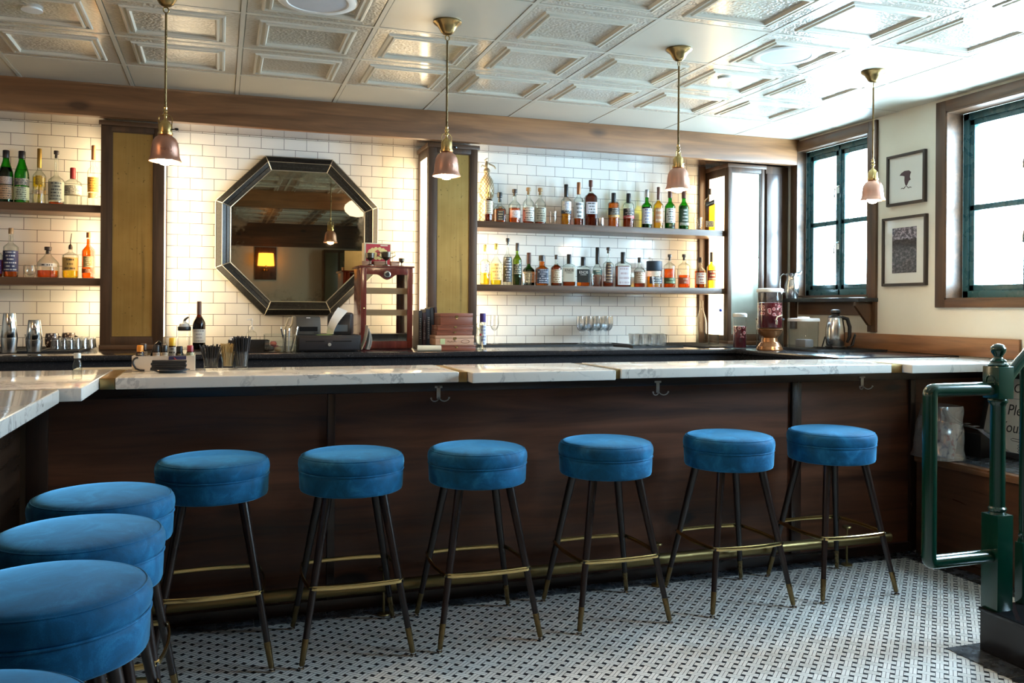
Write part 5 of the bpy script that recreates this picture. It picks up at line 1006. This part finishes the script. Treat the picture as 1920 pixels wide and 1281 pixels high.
for k in (0,):
    x = 3.125; bl = thing('baluster', 'slim dark green baluster standing on the black step at the right edge', 'baluster', (x, YN + .02, .1755)); zt = 1.09 + (x - XN - q) * .9 - .1755 - .022
    MB().box(-.019, -.019, 0, .019, .019, .25).build('base_block', GREEN, bl, bevel=.003); MB().lathe([(.018, .25), (.013, .27), (.016, .278), (.012, .285), (.0135, .30), (.0135, zt)], 18).build('spindle', GREEN, bl)
bn = thing('window_bench', 'low wood-fronted bench ledge along the window wall with a dark stone top', 'bench', (4.03, 2.5, 0)); zb = .56; xf = 3.735 - 4.03
box(xf, -4.3, 0, XR - 4.031, 1.41, zb - .04).build('front_panel', wood('bench_front', (.03, .012, .006), (.13, .055, .028), 'y', .3, .8), bn, smooth=0)
MB().box(xf - .02, -4.3, zb - .0395, xf + .035, 1.41, zb - .001).build('lip', wood('bench_lip', (.10, .045, .022), (.26, .13, .07), 'y', .25), bn, bevel=.006); box(xf + .0355, -4.3, zb - .0395, XR - 4.031, 1.41, zb).build('stone_top', SLATE, bn, smooth=0)
# leaning notice board
sg = thing('notice_sign', 'black framed white notice reading Please, leaning on the bench behind the newel post', 'sign', (4.115, 3.50, zb + .005), 0); tilt = math.radians(14); SM = Matrix.Rotation(tilt, 4, 'Y')
hw, hz = .365, .47; SF = plain('sign_frame', (.03, .03, .032), .4); SB_ = plain('sign_board', (.70, .67, .60), .45, 0, .03)
m = MB()
for a in ((-.012, -hw, 0, .012, -hw + .028, hz), (-.012, hw - .028, 0, .012, hw, hz), (-.012, -hw + .028, 0, .012, hw - .028, .032), (-.012, -hw + .028, hz - .03, .012, hw - .028, hz)): m.box(*a)
m.move(SM).build('frame', SF, sg, bevel=.003); MB().box(-.004, -hw + .028, .032, .004, hw - .028, hz - .03).move(SM).build('board', SB_, sg, smooth=0)
INKB = plain('sign_ink', (.02, .02, .022), .6)
def stext(s_, size, y, z, sx=1., al='LEFT'):
    p = SM @ Vector((-.0046, y, z)); o = text(s_, size, INKB, sg, p, (0, 0, 0), .0004, align=al); R = (SM @ Matrix(((0, 0, -1, 0), (-1, 0, 0, 0), (0, 1, 0, 0), (0, 0, 0, 1)))); o.rotation_euler = R.to_euler(); o.scale = (sx, 1, 1)
SY0 = .175
stext('OR', .072, SY0 + .018, .385, .95); stext('Please', .085, SY0 + .03, .262, .9); stext('Your S', .085, SY0 + .065, .165, .9)
def line(pts, r=.0018): return [tuple(SM @ Vector((-.0046, y, z))) for y, z in pts]
m = MB(); m.tube(line([(SY0 + .02, .328), (-.2, .328)]), .001, 5)
fl = [(hw - .06 - .022 + .022 * math.cos(a) * (1 - a * .03), .07 + .02 * math.sin(a)) for a in [PI * 2.4 * i / 20 for i in range(21)]]
m.tube(line(fl), .0022, 5); m.tube(line([(hw - .075, .1), (hw - .10, .088), (hw - .125, .06), (hw - .15, .055)]), .0026, 5); m.tube(line([(hw - .05, .088), (hw - .09, .104), (hw - .12, .08), (hw - .14, .058)]), .0015, 5); m.build('flourish', INKB, sg)
hy, hzz = SY0 - .085, .075
m = MB(); H_ = lambda P: line([(hy - a, hzz + c) for a, c in P])
m.tube(H_([(.03, .03), (-.05, .034), (-.062, .028), (-.05, .021), (.0, .018), (.012, .012), (.0, .006), (-.012, -.0), (.0, -.008), (-.01, -.016), (.002, -.024), (-.004, -.032), (.01, -.04), (.04, -.044), (.08, -.036), (.11, -.036)]), .0016, 5)
m.tube(H_([(.11, .04), (.07, .046), (.03, .04), (.0, .034)]), .0016, 5); m.tube(H_([(.002, .006), (.022, .008)]), .0012, 5); m.tube(H_([(.0, -.009), (.022, -.006)]), .0012, 5); m.tube(H_([(.002, -.024), (.024, -.02)]), .0012, 5); m.tube(H_([(.012, .022), (.04, .01), (.05, -.006)]), .0012, 5)
m.build('pointing_hand', INKB, sg)
# plastic-wrapped package on the bench corner
pk = thing('wrapped_package', 'printed package in crumpled clear plastic on the bench against the bar end', 'package', (3.762, 3.79, zb + .001))
from mathutils import noise as NZ
m = MB(); N, Mz = 26, 16; vs = []
for i in range(Mz + 1):
    t = i / Mz
    for j in range(N):
        a = 2 * PI * j / N; hx, hy2 = .085 + .018 * (1 - t), .135 * (1.02 - .25 * t)
        x = hx * math.copysign(abs(math.cos(a)) ** .6, math.cos(a)) + .04 * t; y = hy2 * math.copysign(abs(math.sin(a)) ** .6, math.sin(a)) + .015 * t; z = .002 + .285 * t
        nz = NZ.noise_vector(Vector((x * 16, y * 16, z * 13))); vs.append((x + nz.x * .014, y + nz.y * .014, z + (nz.z * .02 if 0 < i < Mz else 0)))
m.add(vs, [(i * N + j, i * N + (j + 1) % N, (i + 1) * N + (j + 1) % N, (i + 1) * N + j) for i in range(Mz) for j in range(N)] + [tuple(range(N - 1, -1, -1)), tuple(Mz * N + j for j in range(N))])
PLAS = glass('crinkled_plastic', (.88, .90, .92), (.5, .53, .56), 1.4, .30, .14, .13); m.build('plastic_wrap', PLAS, pk, smooth=25)
m = MB()
for k in range(5):
    g = []
    for i in range(9):
        t = i / 8; row = []
        for j in range(4):
            p = Vector((.04 + .07 * t + .01 * k, .06 - .10 * t * 1.9 - .05 * k * t + .03 * j / 3, .255 - .03 * k * t - .05 * t + .02 * math.sin(t * 6 + k))); p += NZ.noise_vector(p * 25) * .012; row.append(tuple(p))
        g.append(row)
    m.sheet(g, .0006)
m.build('plastic_tail', PLAS, pk, smooth=30)
PRT = Mat('package_print'); v = PRT.noise(PRT.coord(), 16, 3); PRT.bsdf(PRT.ramp(v, [(.36, (.05, .08, .2)), (.44, (.62, .58, .6)), (.56, (.7, .66, .66)), (.64, (.45, .10, .12)), (.7, (.6, .3, .32))]), .4)
m = MB().box(-.03, -.09, .006, .03, .09, .2); m.move(Matrix.Rotation(.22, 4, 'Y')).build('printed_packet', PRT.m, pk, bevel=.01)
tag(box(-.06, -.10, 0, .06, .10, .13).build('black_box', BLACK, None, (4.02, 3.80, zb + .001), .1, bevel=.004), 'black box on the bench in the shadow behind the wrapped package', 'box')
# ------------------------------------------------------------------ the rest of the room, seen in the mirror, plus an added fill lamp
sc = thing('wall_sconce', 'lit amber shade wall sconce on the rear wall, seen in the mirror', 'lamp', (.70, YRW + .002, 2.12)); box(-.17, -.001, -.32, .17, .02, .21).build('back_panel', WZ, sc, bevel=.003); AMB = emit('amber_shade', (1., .36, .05), 3.2)
MB().lathe([(.13, -.10), (.115, .10), (.112, .10), (.127, -.10)], 24, (0, .16, .0), caps=False).build('shade', AMB, sc); MB().tube([(0, .0, -.16), (0, .10, -.17), (0, .16, -.13), (0, .16, -.04)], .012, 10).lathe([(.05, 0), (.04, .02), (.002, .022)], 16, (0, 0.005, -.17)).build('arm', ABRASS, sc)
gl = thing('globe_pendant', 'white globe lamp hanging near the room beam, seen in the mirror', 'lamp', (1.51, 2.3, ZC)); MB().lathe([(.02, -.30), (.09, -.285), (.14, -.24), (.152, -.2), (.14, -.16), (.09, -.12), (.03, -.1)], 32).build('globe', emit('white_globe', (1., .82, .70), 1.6), gl, smooth=60); MB().tube([(0, 0, -.1), (0, 0, 0)], .006, 8).build('stem', ABRASS, gl)
fill_globe = thing('globe_pendant', 'added warm fill globe over the far side of the bar return, out of view', 'lamp', (-2.3, 2.4, ZC)); MB().lathe([(.02, -.42), (.09, -.405), (.14, -.36), (.152, -.32), (.14, -.28), (.09, -.24), (.03, -.22)], 32).build('globe', emit('warm_fill_globe', (1., .62, .32), 26.), fill_globe, smooth=60); MB().tube([(0, 0, -.22), (0, 0, 0)], .006, 8).build('stem', ABRASS, fill_globe)  # unseen extra globe, added to warm the light on the left side
dr = thing('tall_bookcase', 'dark tall panelled bookcase against the rear wall, seen in the mirror', 'bookcase', (2.1, YRW + .17, 0)); m = MB(); m.box(-.5, -.165, 0, .5, .13, 2.3); m.build('body', WZ, dr, bevel=.004)
m = MB()
for x in (-.48, -.24, 0, .24): m.box(x, .131, .1, x + .2, .15, 1.1).box(x, .131, 1.15, x + .2, .15, 2.25)
m.build('panel', plain('green_brown_panel', (.10, .09, .05), .3), dr, bevel=.003)
# ------------------------------------------------------------------ daylight and exposure
W = bpy.data.worlds.new('overcast_daylight'); SC.world = W; W.use_nodes = True; nt = W.node_tree; nt.nodes.clear()
bg = nt.nodes.new('ShaderNodeBackground'); ow = nt.nodes.new('ShaderNodeOutputWorld'); bg.inputs[0].default_value = (.57, .80, 1., 1); bg.inputs[1].default_value = 29.; nt.links.new(bg.outputs[0], ow.inputs[0])
for k, w in enumerate(WIN):
    l = bpy.data.lights.new(f'daylight_portal_{k}', 'AREA'); l.shape = 'RECTANGLE'; l.size = w[3] - w[2]; l.size_y = w[1] - w[0]; l.cycles.is_portal = True
    o = bpy.data.objects.new(f'daylight_portal_{k}', l); COL.objects.link(o); o.location = (XR + .25, (w[0] + w[1]) / 2, (w[2] + w[3]) / 2); o.rotation_euler = (0, PI / 2, 0)
vs_ = SC.view_settings; SC.display_settings.display_device = 'sRGB'; vs_.view_transform = 'Standard'; vs_.look = 'None'; vs_.gamma = 1; vs_.use_curve_mapping = False; vs_.exposure = 1.4
SC.cycles.transparent_max_bounces = 40; SC.cycles.max_bounces = 8; SC.cycles.diffuse_bounces = 4; SC.cycles.sample_clamp_indirect = 6; SC.cycles.caustics_reflective = False; SC.cycles.caustics_refractive = False
